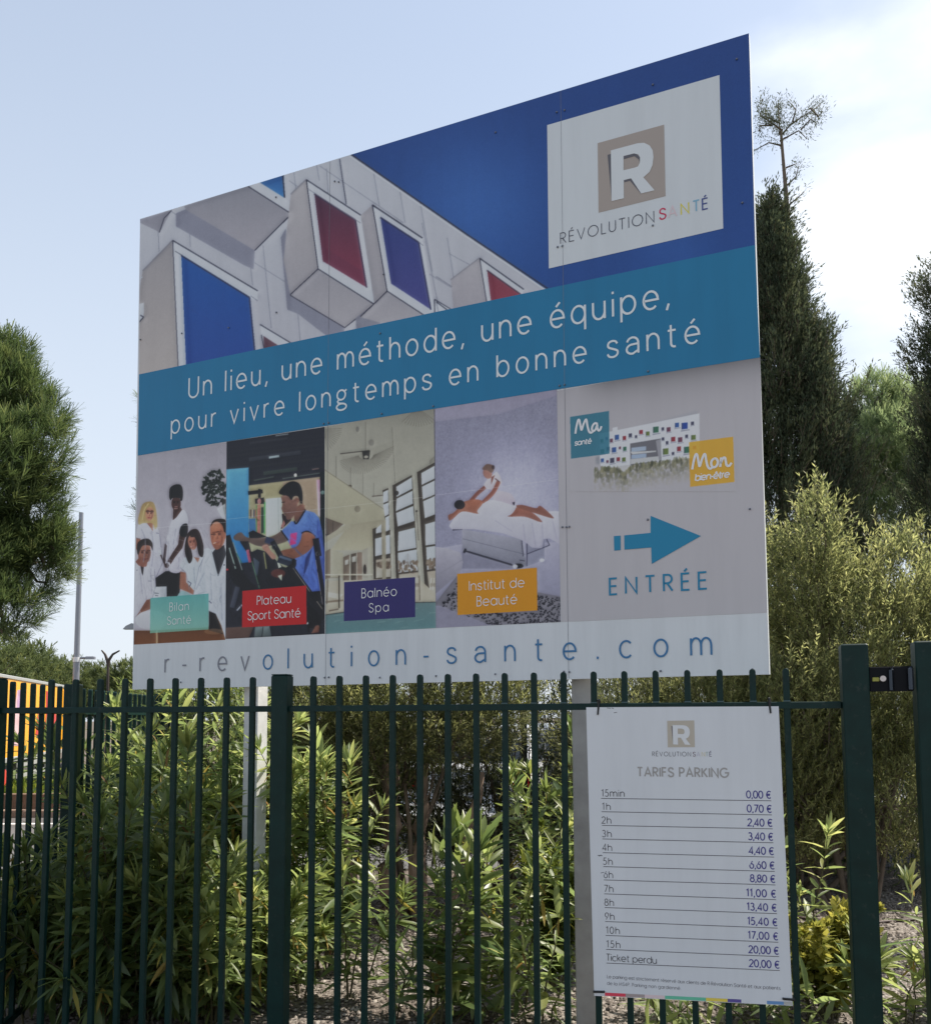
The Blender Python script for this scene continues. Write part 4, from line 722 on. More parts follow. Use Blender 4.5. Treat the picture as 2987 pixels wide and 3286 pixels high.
btext('bien-être', GG, c5, (1318, 803), (1648, 768), ((1318, 803), (1318, 735)), .19, BR, shear=.12, key='ink_brush', scale_h=.95)
# joints between the sheets, the fold line and the rivets
M_joint = mat('joint', (.20, .21, .24), .6)
for xa, xb in ((1040, 1052), (1805, 1822)):
    (u0, v0), (u1, v1) = BP.uv(xa + 8, 1100), BP.uv(xb, 2180)
    u = (u0 + u1) / 2; v0 = np.interp(u, [0, 4], [BP.uv(449.8, 702)[1], BP.uv(2402.8, 105.8)[1]]) - .004; v1 = np.interp(u, [0, 4], [BP.uv(425.2, 2213.5)[1], BP.uv(2468.6, 2164.5)[1]]) + .004; e = .0009
    fill_poly('panel_joint', BP, [[(u - e, v1), (u + e, v1), (u + e, v0), (u - e, v0)]], .0026, BO, M_joint, panel)
M_riv = mat('rivet', (.16, .17, .2), .35, metal=.6)
rv = MB(); ring = [(math.cos(a), math.sin(a)) for a in np.linspace(0, 2 * math.pi, 8, endpoint=False)]
def rivet(p):
    v = [p + (BD * a + np.array([0, 0, 1]) * b) * .006 - BO for a, b in ring] + [p + (BD * a + np.array([0, 0, 1]) * b) * .004 + BN * .004 - BO for a, b in ring]
    m_ = MB().add(v, [(i, (i + 1) % 8, 8 + (i + 1) % 8, 8 + i) for i in range(8)] + [tuple(range(8, 16))]); m_.build('rivet', M_riv, panel)
for px, py in ((1075, 582), (1088, 584), (887, 633), (2364, 190), (2095, 272), (1787, 360), (1812, 354), (1591, 425), (1790, 793), (1805, 790), (2095, 724), (2382, 651), (888, 1003), (1221, 1070), (735, 1052), (585, 1070), (452, 1090), (1232, 880), (1391, 1304), (1226, 1328), (1040, 1360), (1056, 1357), (1796, 1238), (1812, 1235), (2080, 1192), (1805, 1692), (1818, 1692), (1827, 1691), (2406, 1634), (2079, 1668), (1043, 2175), (1056, 2174), (582, 2190), (1220, 2175), (1400, 2170), (1590, 2164), (1810, 2156), (1827, 2157), (2120, 2154), (2414, 2149)):
    rivet(BP.pt(px, py, .0052))
# rails on the back and the two posts
M_galv = mat('galvanised_steel', (.62, .62, .61), .5, metal=.1, noise=(9, .16), bump=(40, .15))
Wb = 4.0
for zz in (.12, 1.05, 2.0, 2.75):
    MB().box(.05, 0, 0, 3.93, .045, .06, boxM(BL0 - BN * .030 + np.array([0, 0, zz]) - BO, -BYAW)).build('back_rail', M_galv, board)
M_grey = mat('shaded_galvanised_steel', (.33, .325, .31), .55, metal=.15, noise=(9, .16), bump=(40, .15))  # darker copy of the galvanised steel: the right post's shade put into its colour
def bpost(px, py, dback, h, m):
    P0 = on_plane(px, py, BL0 - BN * dback, BN); P0[2] = 0
    MB().cbox(-.053, 0, -.3, .053, .106, h, .006, boxM(P0 - BO, -BYAW)).build('steel_post', m, board)
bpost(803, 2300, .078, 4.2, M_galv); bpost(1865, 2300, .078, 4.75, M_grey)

# ------------------------------------------------------------------ fence, gate and price board
M_green = mat('dark_green_paint', (.0035, .023, .020), .42, spec=.22, noise=(14, .22), bump=(180, .04), fleck=(26, (.028, .042, .037)))
YR, YL = 0.267848, 0.169718
dR = np.array([math.cos(YR), -math.sin(YR), 0]); nR = np.array([-math.sin(YR), -math.cos(YR), 0])
dL = np.array([math.cos(YL), -math.sin(YL), 0]); nL = np.array([-math.sin(YL), -math.cos(YL), 0])
PP = np.array([-0.85929, 4.42410, 0.0]); ZT, ZR = 1.795, 1.645
fence = empty('metal_fence', PP, 'dark green metal picket fence in front carrying the white price board', 'fence')
def picket_mesh(zt):
    m = MB(); r = .0125; ar = [(r * math.cos(t), zt - r + r * math.sin(t)) for t in np.linspace(0, math.pi, 9)]
    pr = [(r, .05)] + ar + [(-r, .05)]; inn = [(x * .84, .05 if z < 1 else z - .002) for x, z in pr]; n = len(pr); v = []
    for P_, y in ((inn, -r), (pr, -r + .002), (pr, r - .002), (inn, r)): v += [(x, y, z) for x, z in P_]
    f = [tuple(range(n)), tuple(range(3 * n, 4 * n))[::-1]] + [(k * n + i, k * n + (i + 1) % n, (k + 1) * n + (i + 1) % n, (k + 1) * n + i) for k in range(3) for i in range(n)]
    m.add(v, f)
    return m.mesh('picket')
PK = picket_mesh(ZT)
def put_picket(me, P, yaw, parent, org):
    o = link('picket', me, M_green, parent, Vector(P - org)); o.rotation_euler = (0, 0, -yaw); return o
for k in range(9): put_picket(PK, PP + dL * (-(.666 - .130 * 4) - .130 * k + .001), YL, fence, PP) if k < 9 else None
sR = [.159 + .130 * k for k in range(17)]
for s in sR: put_picket(PK, PP + dR * s, YR, fence, PP)
def rail(a, b, yaw, d, org, parent, z=ZR, h=.028, t=.032):
    P = PP + d * a; l = b - a
    MB().cbox(0, -t / 2, -h / 2, l, t / 2, h / 2, .003, boxM(P + np.array([0, 0, z]) - org, -yaw)).build('rail', M_green, parent)
rail(.04, 2.445, YR, dR, PP, fence); rail(-1.444, -.04, YL, dL, PP, fence)
rail(.04, 2.445, YR, dR, PP, fence, z=.08); rail(-1.444, -.04, YL, dL, PP, fence, z=.08)
def post(P, yaw, parent, org, hw, h, cap=True):
    o = MB().cbox(-hw, -hw, -.2, hw, hw, h, .005, boxM(P - org, -yaw)).build('fence_post', M_green, parent)
    if cap: MB().cbox(-hw + .0015, -hw + .0015, h + .0008, hw - .0015, hw - .0015, h + .006, .002, boxM(P - org, -yaw)).build('post_cap', M_green, o)
post(PP, YL * .5 + YR * .5, fence, PP, .04, 1.80)
PC = PP + dL * -1.486
post(PC, YL, fence, PP, .04, 1.80)
PG = PP + dR * 2.497
post(PG, YR, fence, PP, .05, 1.885, cap=False)
# weld beads where pickets pass the rail
M_weld = mat('weld_paint', (.05, .09, .09), .3)
for s in sR[7:]:
    MB().tube([PP + dR * (s - .014) + nR * .012 + np.array([0, 0, ZR + .016]) - PP, PP + dR * (s + .014) + nR * .012 + np.array([0, 0, ZR + .016]) - PP], .0035, 6).build('weld', M_weld, fence)
# latch plate between gate post and gate
M_black = mat('black_plate', (.003, .004, .007), .45, spec=.15); M_steel = mat('bolt_steel', (.55, .5, .48), .35, metal=.9)
M_brass = mat('latch_brass', (.30, .30, .07), .4, metal=.5); M_gloss = mat('polished_dark_steel', (.05, .06, .075), .22, metal=.85)
gate = empty('metal_gate', PP + dR * 2.80, 'dark green metal gate beside the fence, only its first upright in view', 'gate')
GO = PP + dR * 2.80
MB().cbox(-.05, -.05, .06, .05, .05, 1.89, .005, boxM(-dR * .035, -YR)).build('gate_upright', M_green, gate)
MB().cbox(.02, -.02, 1.60, 2.2, .02, 1.66, .004, boxM(np.zeros(3), -YR)).build('gate_rail', M_green, gate)
MB().cbox(.02, -.02, .12, 2.2, .02, .18, .004, boxM(np.zeros(3), -YR)).build('gate_rail', M_green, gate)
for k in range(14):
    o = link('picket', PK, M_green, gate, Vector(dR * (.13 + k * .13))); o.rotation_euler = (0, 0, -YR)
lp = empty('gate_latch', PG + np.array([0, 0, 1.70]), 'black steel latch plate with a bolt bridging gate post and gate', 'latch')
LO = PG + np.array([0, 0, 1.70])
def lbox(n, m, x0, y0, z0, x1, y1, z1, b=.003): return MB().cbox(x0, y0, z0, x1, y1, z1, b, boxM(PG + np.array([0, 0, 1.70]) - LO, -YR)).build(n, m, lp)
pl_ = lbox('latch_plate', M_black, .0515, -.030, -.004, .2110, -.022, .094)
lbox('guide', M_gloss, .122, -.050, 0, .140, -.0305, .088, .008); lbox('guide', M_gloss, .190, -.056, .002, .2095, -.0305, .090, .007)
lbox('slot', M_brass, .062, -.0330, .036, .088, -.0302, .052, .002)
MB().tube([Vector(dR * .100 + nR * .030 + np.array([0, 0, .046])), Vector(dR * .100 + nR * .044 + np.array([0, 0, .046]))], [.013, .0115], 14).build('bolt', M_steel, lp)
# price board, hung on the front of the pickets
SP = Plane(PP + nR * .019, dR, nR)
cS = crop(1800, 2100, 1.5442)
SO = SP.pt(2200, 2700); SO = np.array([SO[0], SO[1], 0.])
price = empty('price_board', SO, 'white parking price board hung with black ties on the green fence', 'sign')
def spoly(name, pts, lift, m, parent): return fill_poly(name, SP, [[SP.uv(*cS(x, y)) for x, y in pts]], lift, SO, m, parent)
sc_ = [(125, 263), (1078, 258), (1147, 1742), (165, 1692)]
cq = [SP.pt(*cS(x, y), .0) for x, y in sc_]; fr = nR * .004
mb = MB(); mb.add([c - SO for c in cq] + [c + fr - SO for c in cq], [(0, 1, 2, 3), (7, 6, 5, 4), (1, 0, 4, 5), (2, 1, 5, 6), (3, 2, 6, 7), (0, 3, 7, 4)])
pan = mb.build('sign_plate', mat('price_white', tuple(ink((160, 168, 186))), .45, spec=.35, noise=(2.2, .035), streak=.06), price)
LF = .0046
def sm(c): return inkm(str(c), c)
GREY = (122, 122, 128); NAVY = (44, 42, 104); BLK = (44, 44, 54)
spoly('logo_square', [(526, 330), (660, 328), (663, 460), (529, 461)], LF, sm((134, 130, 128)), pan)
mpx = lambda P: [(526 + (x - 863) * .3745 + (y - 682) * .004, 330 + ((y - 682) + (x - 863) * .279) * .352) for x, y in P]
spoly('logo_shadow', [(546, 356), (554, 356), (557, 445), (555, 445)], LF + .0005, sm((84, 82, 88)), pan)
RO2 = mpx(RO); RI2 = mpx(RI)
fill_poly('logo_letter', SP, [[SP.uv(*cS(x, y)) for x, y in RO2]], LF + .001, SO, sm((166, 174, 190)), pan, holes=[[SP.uv(*cS(x, y)) for x, y in RI2][::-1]])
def stext(txt, p0, p1, cap_px, wd, col, G=None, right=None):
    G = G or GG; a = SP.uv(*cS(*p0)); b = SP.uv(*cS(*p1)); v = (a[1] + b[1]) / 2; a = np.array([a[0], v]); b = np.array([b[0], v])
    c0 = SP.uv(*cS(p0[0], p0[1] - cap_px)); h = abs(c0[1] - SP.uv(*cS(*p0))[1])
    S = set_text(txt, G, a, b, h)
    link('lettering', strokes_mesh('lettering', SP, S, wd * h, LF, SO), sm(col), pan)
stext('RÉVOLUTION', (453, 504), (643, 506), 21, .10, (60, 60, 72))
for ch, xa, xb, c in (('S', 654, 669, (60, 30, 50)), ('A', 673, 694, (126, 126, 150)), ('N', 698, 713, (150, 136, 80)), ('T', 717, 730, (96, 122, 120)), ('É', 736, 747, (36, 36, 70))):
    stext(ch, (xa, 506), (xb, 506), 21, .11 if ch in 'SÉ' else .08, c)
stext('TARIFS PARKING', (380, 605), (829, 609), 43, .175, (116, 116, 122))
rows = [('15min', '0,00 €', 202, 314, 714, 726), ('1h', '0,70 €', 206, 245, 780, 796), ('2h', '2,40 €', 203, 248, 848, 865), ('3h', '3,40 €', 205, 250, 915, 934), ('4h', '4,40 €', 207, 252, 983, 1005), ('5h', '6,60 €', 210, 255, 1052, 1076), ('6h', '8,80 €', 213, 257, 1118, 1143),
        ('7h', '11,00 €', 215, 259, 1187, 1216), ('8h', '13,40 €', 217, 261, 1255, 1285), ('9h', '15,40 €', 219, 264, 1324, 1357), ('10h', '17,00 €', 225, 290, 1393, 1427), ('15h', '20,00 €', 227, 293, 1462, 1498), ('Ticket perdu', '20,00 €', 226, 473, 1530, 1567)]
for i, (a, b, x0, x1, yl, yr) in enumerate(rows):
    lx, rx_ = 199 + i * 2.25, 1041 + i * 3.5; sl = (yr - yl) / (rx_ - lx)
    spoly('rule', [(lx, yl - 1.5), (rx_, yr - 1.5), (rx_, yr + 1.7), (lx, yl + 1.7)], LF, sm((60, 60, 70)), pan)
    y = yl - 10; stext(a, (x0, y + sl * (x0 - lx)), (x1, y + sl * (x1 - lx)), 33, .10, BLK)
    px0 = {6: 919 + i * 3.2, 7: 901 + i * 2.7}[len(b)]
    stext(b, (px0, yl + sl * (px0 - lx) - 12), (rx_ - 2, yr - 12), 35, .15, NAVY)
stext('Le parking est strictement réservé aux clients de R-Révolution Santé et aux patients', (229, 1613), (1086, 1654), 16, .1, (66, 66, 78))
stext('de la MS4P. Parking non gardienné.', (229, 1641), (593, 1659), 16, .1, (66, 66, 78))
e0 = lambda x: 1690.5 + (x - 165) * .0509
for xa, xb, c in ((218, 320, (170, 50, 70)), (320, 415, (120, 112, 118)), (415, 515, (170, 148, 160)), (515, 718, (74, 140, 124)), (718, 825, (176, 150, 66)), (825, 893, (64, 58, 116)), (1020, 1103, (72, 104, 150)), (1103, 1145, (130, 132, 138))):
    spoly('colour_strip', [(xa, e0(xa) - 17), (xb, e0(xb) - 17), (xb, e0(xb) - 1), (xa, e0(xa) - 1)], LF, sm(c), pan)
M_tie = mat('black_tie', (.008, .008, .009), .5)
for x0, y0, x1, y1 in ((186, 256, 183, 300), (1033, 250, 1038, 292)):
    A, B = SP.pt(*cS(x0, y0), .002) - SO, SP.pt(*cS(x1, y1), .0065) - SO
    up_ = np.array([0, 0, .03])
    MB().tube([A - nR * .045 + up_ * .2, A - nR * .03 + up_ * .9, A + up_ * .8, A, B], [.004, .004, .005, .005, .0035], 8).build('cable_tie', M_tie, price)
for x0, y0, x1, y1 in ((163, 1671, 214, 1672), (1100, 1706, 1155, 1711)):
    A, B = SP.pt(*cS(x0, y0), .0075) - SO, SP.pt(*cS(x1, y1), .0075) - SO
    m = MB(); m.tube([A - nR * .04, A, B, B - nR * .04], .0048, 8).build('cable_tie', M_tie, price)
M_scuff = mat('scuff', (.07, .07, .09), .8)
for q in ([(228, 266), (246, 268)], [(250, 266), (262, 269)], [(262, 290), (278, 288)], [(182, 996), (206, 998)], [(188, 1001), (200, 994)], [(198, 1084), (214, 1080)]):
    P_ = [SP.uv(*cS(x, y)) for x, y in q]; link('scuff', strokes_mesh('scuff', SP, [P_], .0022, LF, SO), M_scuff, pan)

# side fence running away along the left edge of the bed
SF0 = at(0, 2320, 4.72); SF0[2] = 0
sa = at(38, 2300, 4.84)[:2]; sb = at(190, 2300, 5.57)[:2]; dS = np.array([*(sb - sa), 0]); dS /= np.linalg.norm(dS); YS = -math.atan2(dS[1], dS[0])
SO2 = np.array([sa[0], sa[1], 0.]); side = empty('side_fence', SO2, 'dark green picket fence running back along the left edge beside the road', 'fence')
for k in range(34):
    s = k * .146 + (.0 if k < 6 else .17 if k < 22 else .25)
    put_picket(PK, SO2 + dS * s, YS, side, SO2)
for a in (.985, 3.38):
    MB().cbox(-.045, -.045, -.2, .045, .045, 1.815, .005, boxM(dS * a, -YS)).build('fence_post', M_green, side)
for z in (ZR, .08):
    MB().cbox(-.12, -.016, -.014, 4.6, .016, .014, .003, boxM(np.array([0, 0, z]), -YS)).build('rail', M_green, side)

# ------------------------------------------------------------------ ground
def ground_z(x, y):
    """bed level near the fence, falling towards the road on the left"""
    t = np.clip((-2.6 - x) / 3.2, 0, 1); t = t * t * (3 - 2 * t)
    far = np.clip((y - 11) / 6, 0, 1)
    return -.8 * t + 0 * far
def grid_sheet(name, xs, ys, zf, m, dz=0):
    X, Y = np.meshgrid(xs, ys); Z_ = zf(X, Y) + dz; nx, ny = len(xs), len(ys); idx = np.arange(nx * ny).reshape(ny, nx)
    Fc = np.stack([idx[:-1, :-1], idx[:-1, 1:], idx[1:, 1:], idx[1:, :-1]], -1).reshape(-1, 4)
    return link(name, np_mesh(name, np.stack([X, Y, Z_], -1).reshape(-1, 3), Fc, smooth=True), m)
def ground_mat(name, kind):
    m = bpy.data.materials.new(name); m.use_nodes = True; t = m.node_tree; b = t.nodes['Principled BSDF']; N = t.nodes.new; L = t.links.new
    b.inputs['Roughness'].default_value = .9
    tc = N('ShaderNodeTexCoord'); vo = N('ShaderNodeTexVoronoi'); nz = N('ShaderNodeTexNoise'); n2 = N('ShaderNodeTexNoise')
    for q in (vo, nz, n2): L(tc.outputs['Object'], q.inputs['Vector'])
    if kind == 'gravel':
        vo.inputs['Scale'].default_value = 42; nz.inputs['Scale'].default_value = 1.1; n2.inputs['Scale'].default_value = 120
        r = N('ShaderNodeValToRGB'); e = r.color_ramp.elements
        e[0].color = (.075, .062, .054, 1); e[1].color = (.36, .32, .29, 1); q = e.new(.5); q.color = (.19, .165, .145, 1)
        L(vo.outputs['Color'], r.inputs[0])
        r2 = N('ShaderNodeValToRGB'); e = r2.color_ramp.elements; e[0].position = .35; e[0].color = (.5, .45, .42, 1); e[1].position = .6; e[1].color = (1, 1, 1, 1); L(nz.outputs['Fac'], r2.inputs[0])
        mx = N('ShaderNodeMix'); mx.data_type = 'RGBA'; mx.blend_type = 'MULTIPLY'; mx.inputs['Factor'].default_value = 1
        L(r.outputs[0], mx.inputs['A']); L(r2.outputs[0], mx.inputs['B']); L(mx.outputs['Result'], b.inputs['Base Color'])
        bp_ = N('ShaderNodeBump'); bp_.inputs['Strength'].default_value = 1; bp_.inputs['Distance'].default_value = .012; bp_.invert = True
        L(vo.outputs['Distance'], bp_.inputs['Height']); L(bp_.outputs[0], b.inputs['Normal'])
    else:
        c0, c1, sc, bs = {'asphalt': ((.075, .072, .072), (.135, .128, .125), .6, 90), 'soil': ((.08, .06, .045), (.16, .125, .095), 1.4, 30), 'lawn': ((.055, .085, .02), (.12, .15, .035), .9, 30), 'paving': ((.22, .2, .18), (.3, .27, .25), .5, 50)}[kind]
        nz.inputs['Scale'].default_value = sc; nz.inputs['Detail'].default_value = 8; n2.inputs['Scale'].default_value = bs
        r = N('ShaderNodeValToRGB'); e = r.color_ramp.elements; e[0].position = .3; e[1].position = .7; e[0].color = (*c0, 1); e[1].color = (*c1, 1)
        L(nz.outputs['Fac'], r.inputs[0]); L(r.outputs[0], b.inputs['Base Color'])
        bp_ = N('ShaderNodeBump'); bp_.inputs['Strength'].default_value = .5; bp_.inputs['Distance'].default_value = .02; L(n2.outputs['Fac'], bp_.inputs['Height']); L(bp_.outputs[0], b.inputs['Normal'])
    return m
def st(o): return tag(o, kind='structure')
xs = np.unique(np.concatenate([np.linspace(-400, -30, 12), np.linspace(-30, -6.5, 8), np.linspace(-6.5, -2, 24), np.linspace(-2, 40, 20), np.linspace(40, 500, 10)]))
ysg = np.unique(np.concatenate([np.linspace(-60, 2, 6), np.linspace(2, 14, 16), np.linspace(14, 60, 8), np.linspace(60, 1500, 10)]))
st(grid_sheet('ground', xs, ysg, ground_z, ground_mat('dry_soil', 'soil'), -.004))
st(grid_sheet('gravel_bed', np.linspace(-2.35, 9, 40), np.linspace(3.0, 9.6, 30), ground_z, ground_mat('gravel', 'gravel'), .004))
st(grid_sheet('car_park', np.linspace(-5.2, 40, 30), np.linspace(10.2, 34, 20), ground_z, ground_mat('asphalt_car_park', 'asphalt'), .004))
road_m = ground_mat('asphalt_road', 'asphalt')
st(grid_sheet('road', np.linspace(-60, -6.2, 20), np.linspace(6, 23.4, 12), lambda x, y: x * 0 - .8, road_m, .004))
M_line = mat('road_paint', (.72, .7, .66), .7, noise=(6, .12))
def flat(name, x0, y0, x1, y1, z, m):
    return link(name, MB().add([(x0, y0, z), (x1, y0, z), (x1, y1, z), (x0, y1, z)], [(0, 1, 2, 3)]).mesh(name), m)
st(flat('road_line', -40, 21.9, -6.4, 22.15, -.792, M_line)); st(flat('road_line', -40, 15.0, -6.4, 15.15, -.792, M_line)); st(flat('road_line', -40, 11.0, -6.4, 11.2, -.792, M_line))
M_kerb = mat('kerb_concrete', (.24, .17, .13), .85, noise=(3, .2), bump=(30, .3))
kb = MB().cbox(-60, 23.4, -.85, -6.2, 23.7, -.62, .02); st(kb.build('kerb', M_kerb))
M_low = mat('low_wall_render', (.2, .13, .095), .9, noise=(1.5, .25), bump=(20, .3))
tag(MB().cbox(-60, 25.2, -.9, -7.2, 25.45, -.36, .02).build('low_wall', M_low), 'low brown retaining wall between the road and the grass strip', 'wall')
st(grid_sheet('verge', np.linspace(-60, -6.2, 20), np.linspace(25.45, 40, 10), lambda x, y: x * 0 - .5, ground_mat('verge_soil', 'lawn'), 0))
# loose stones on top of the bed
g = np.random.default_rng(21); n = 26000; xq = g.uniform(-2.25, 4.2, n); yq = 4.5 + (9.0 - 4.5) * g.uniform(0, 1, n) ** 1.5; rr = g.uniform(.006, .017, n)
base = np.array([(1, 0, 0), (0, 1, 0), (-1, 0, 0), (0, -1, 0), (0, 0, .75), (0, 0, -.6), (.55, .55, .45), (-.5, -.55, .4)])
V = base[None] * rr[:, None, None] * g.uniform(.6, 1.35, (n, 8, 1)); a = g.uniform(0, 6.283, n); c_, s_ = np.cos(a)[:, None], np.sin(a)[:, None]
V = np.stack([V[..., 0] * c_ - V[..., 1] * s_, V[..., 0] * s_ + V[..., 1] * c_, V[..., 2]], -1) + np.stack([xq, yq, .008 + rr * .3], 1)[:, None]
Fq = np.array([(0, 6, 4), (0, 1, 6), (6, 1, 4), (1, 2, 4), (2, 7, 4), (2, 3, 7), (7, 3, 4), (3, 0, 4)])
M_peb = mat('pebble', rough=.85, tint=((.06, .047, .039), (.13, .105, .088), (.21, .178, .152), (.36, .32, .285)))
tag(link('gravel', np_mesh('gravel', V.reshape(-1, 3), (Fq[None] + (np.arange(n) * 8)[:, None, None]).reshape(-1, 3), np.repeat(g.uniform(0, 1, n) ** 1.2, 8)), M_peb), 'loose grey brown gravel covering the planting bed', 'gravel', kind='stuff')

# ------------------------------------------------------------------ plants
def leaf_tmpl(kind):
    """(V, F): unit-length leaf along +Y, width along X, face +Z"""
    if kind == 'lance':   # oleander: folded along the midrib and drooping
        ys = np.array([0, .18, .5, .8, 1.0]); hw = np.array([.015, .070, .088, .055, 0.0]); dz = -.20 * ys ** 2
        V = [];
        for y, h, z in zip(ys, hw, dz): V += [(-h, y, z + h * .35), (0, y, z), (h, y, z + h * .35)]
        F = []
        for i in range(4):
            a = 3 * i; F += [(a, a + 1, a + 4, a + 3), (a + 1, a + 2, a + 5, a + 4)]
        return np.array(V), np.array(F)
    if kind == 'diamond': return np.array([(0, 0, 0), (.11, .45, .02), (0, 1, -.06), (-.11, .45, .02)]), np.array([(0, 1, 2, 3)])
    if kind == 'oval': return np.array([(0, 0, 0), (.22, .3, .03), (.2, .7, .0), (0, 1, -.08), (-.2, .7, 0), (-.22, .3, .03)]), np.array([(0, 1, 2, 5), (5, 2, 3, 4)])
    if kind == 'needle': return np.array([(-.5, 0, 0), (.5, 0, 0), (.5, 1, 0), (-.5, 1, 0)]), np.array([(0, 1, 2, 3)])
def norm(a): return a / np.maximum(np.linalg.norm(a, axis=-1, keepdims=True), 1e-9)
def scatter(kind, pos, dirs, ln, wd=1.0, face=None, g=rng):
    """leaves at pos pointing along dirs; returns V, F, tint"""
    T_, F_t = leaf_tmpl(kind); n = len(pos); dirs = norm(dirs)
    up = np.tile([0, 0, 1.0], (n, 1)) if face is None else face
    up = up + g.normal(0, .35, (n, 3)); sx_ = norm(np.cross(dirs, up)); sz = np.cross(sx_, dirs)
    ln = np.broadcast_to(ln, (n,))[:, None, None]; wd = np.broadcast_to(wd, (n,))[:, None, None]
    V = pos[:, None] + (sx_[:, None] * T_[None, :, :1] * wd + dirs[:, None] * T_[None, :, 1:2] + sz[:, None] * T_[None, :, 2:]) * ln
    k = len(T_); Fc = (F_t[None] + (np.arange(n) * k)[:, None, None]).reshape(-1, 4)
    return V.reshape(-1, 3), Fc, k
def leaves_obj(name, m, parent, parts, origin):
    V = []; Fc = []; tn = []; o = 0
    for (v, f, k), t in parts:
        V.append(v); Fc.append(f + o); o += len(v); tn.append(np.repeat(t, k))
    return link(name, np_mesh(name, np.concatenate(V) - origin, np.concatenate(Fc), np.concatenate(tn), smooth=True), m, parent)
def perp_dirs(ax, ang, az):
    """unit vectors at angle ang from axis ax, azimuth az"""
    ax = norm(ax); ref = np.where(np.abs(ax[:, 2:3]) > .95, np.array([[1.0, 0, 0]]), np.array([[0, 0, 1.0]]))
    a = norm(np.cross(ax, ref)); b = np.cross(ax, a)
    return ax * np.cos(ang)[:, None] + (a * np.cos(az)[:, None] + b * np.sin(az)[:, None]) * np.sin(ang)[:, None]
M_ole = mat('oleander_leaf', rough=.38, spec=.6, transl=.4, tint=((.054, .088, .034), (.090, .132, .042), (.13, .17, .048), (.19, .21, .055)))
M_olep = mat('oleander_leaf_sunlit', rough=.42, spec=.5, transl=.5, tint=((.075, .115, .045), (.13, .175, .06), (.20, .24, .08), (.29, .30, .105)))  # lighter copy of the oleander leaf, sunlight put into the colour
M_stem = mat('green_stem', (.075, .068, .030), .7, noise=(8, .3)); M_bark = mat('grey_bark', (.13, .10, .075), .9, noise=(7, .35), bump=(25, .8))
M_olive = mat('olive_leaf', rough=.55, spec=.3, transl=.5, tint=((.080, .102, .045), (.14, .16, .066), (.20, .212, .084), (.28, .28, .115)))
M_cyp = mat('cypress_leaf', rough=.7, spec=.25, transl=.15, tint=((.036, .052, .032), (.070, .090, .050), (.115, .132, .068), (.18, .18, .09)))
M_pine = mat('pine_needle', rough=.5, spec=.35, transl=.25, tint=((.038, .062, .024), (.068, .104, .036), (.115, .15, .05), (.19, .215, .075)))
M_gold = mat('golden_leaf', rough=.5, spec=.4, transl=.35, tint=((.08, .105, .02), (.15, .165, .03), (.24, .23, .045), (.33, .30, .06)))
M_round = mat('privet_leaf', rough=.45, spec=.4, transl=.35, tint=((.04, .07, .015), (.09, .12, .02), (.15, .17, .03)))
M_trunk = mat('pale_trunk_bark', (.20, .14, .105), .9, noise=(6, .45), bump=(18, 1.0))
M_pinef = mat('pine_needle_far', rough=.6, spec=.2, transl=.25, tint=((.045, .065, .028), (.085, .11, .042), (.13, .155, .055), (.19, .20, .07)))
M_dead = mat('withered_leaf', rough=.6, spec=.3, transl=.4, tint=((.16, .09, .04), (.28, .20, .05), (.36, .32, .07)))
M_olived = mat('dark_olive_leaf', rough=.55, spec=.3, transl=.4, tint=((.05, .062, .03), (.085, .10, .042), (.13, .14, .055), (.22, .22, .085)))
M_twig = mat('olive_twig', (.12, .115, .06), .8)
M_pine2 = mat('pine_needle_pale', rough=.5, spec=.35, transl=.35, tint=((.10, .145, .07), (.17, .22, .10), (.24, .29, .13), (.32, .36, .18)))
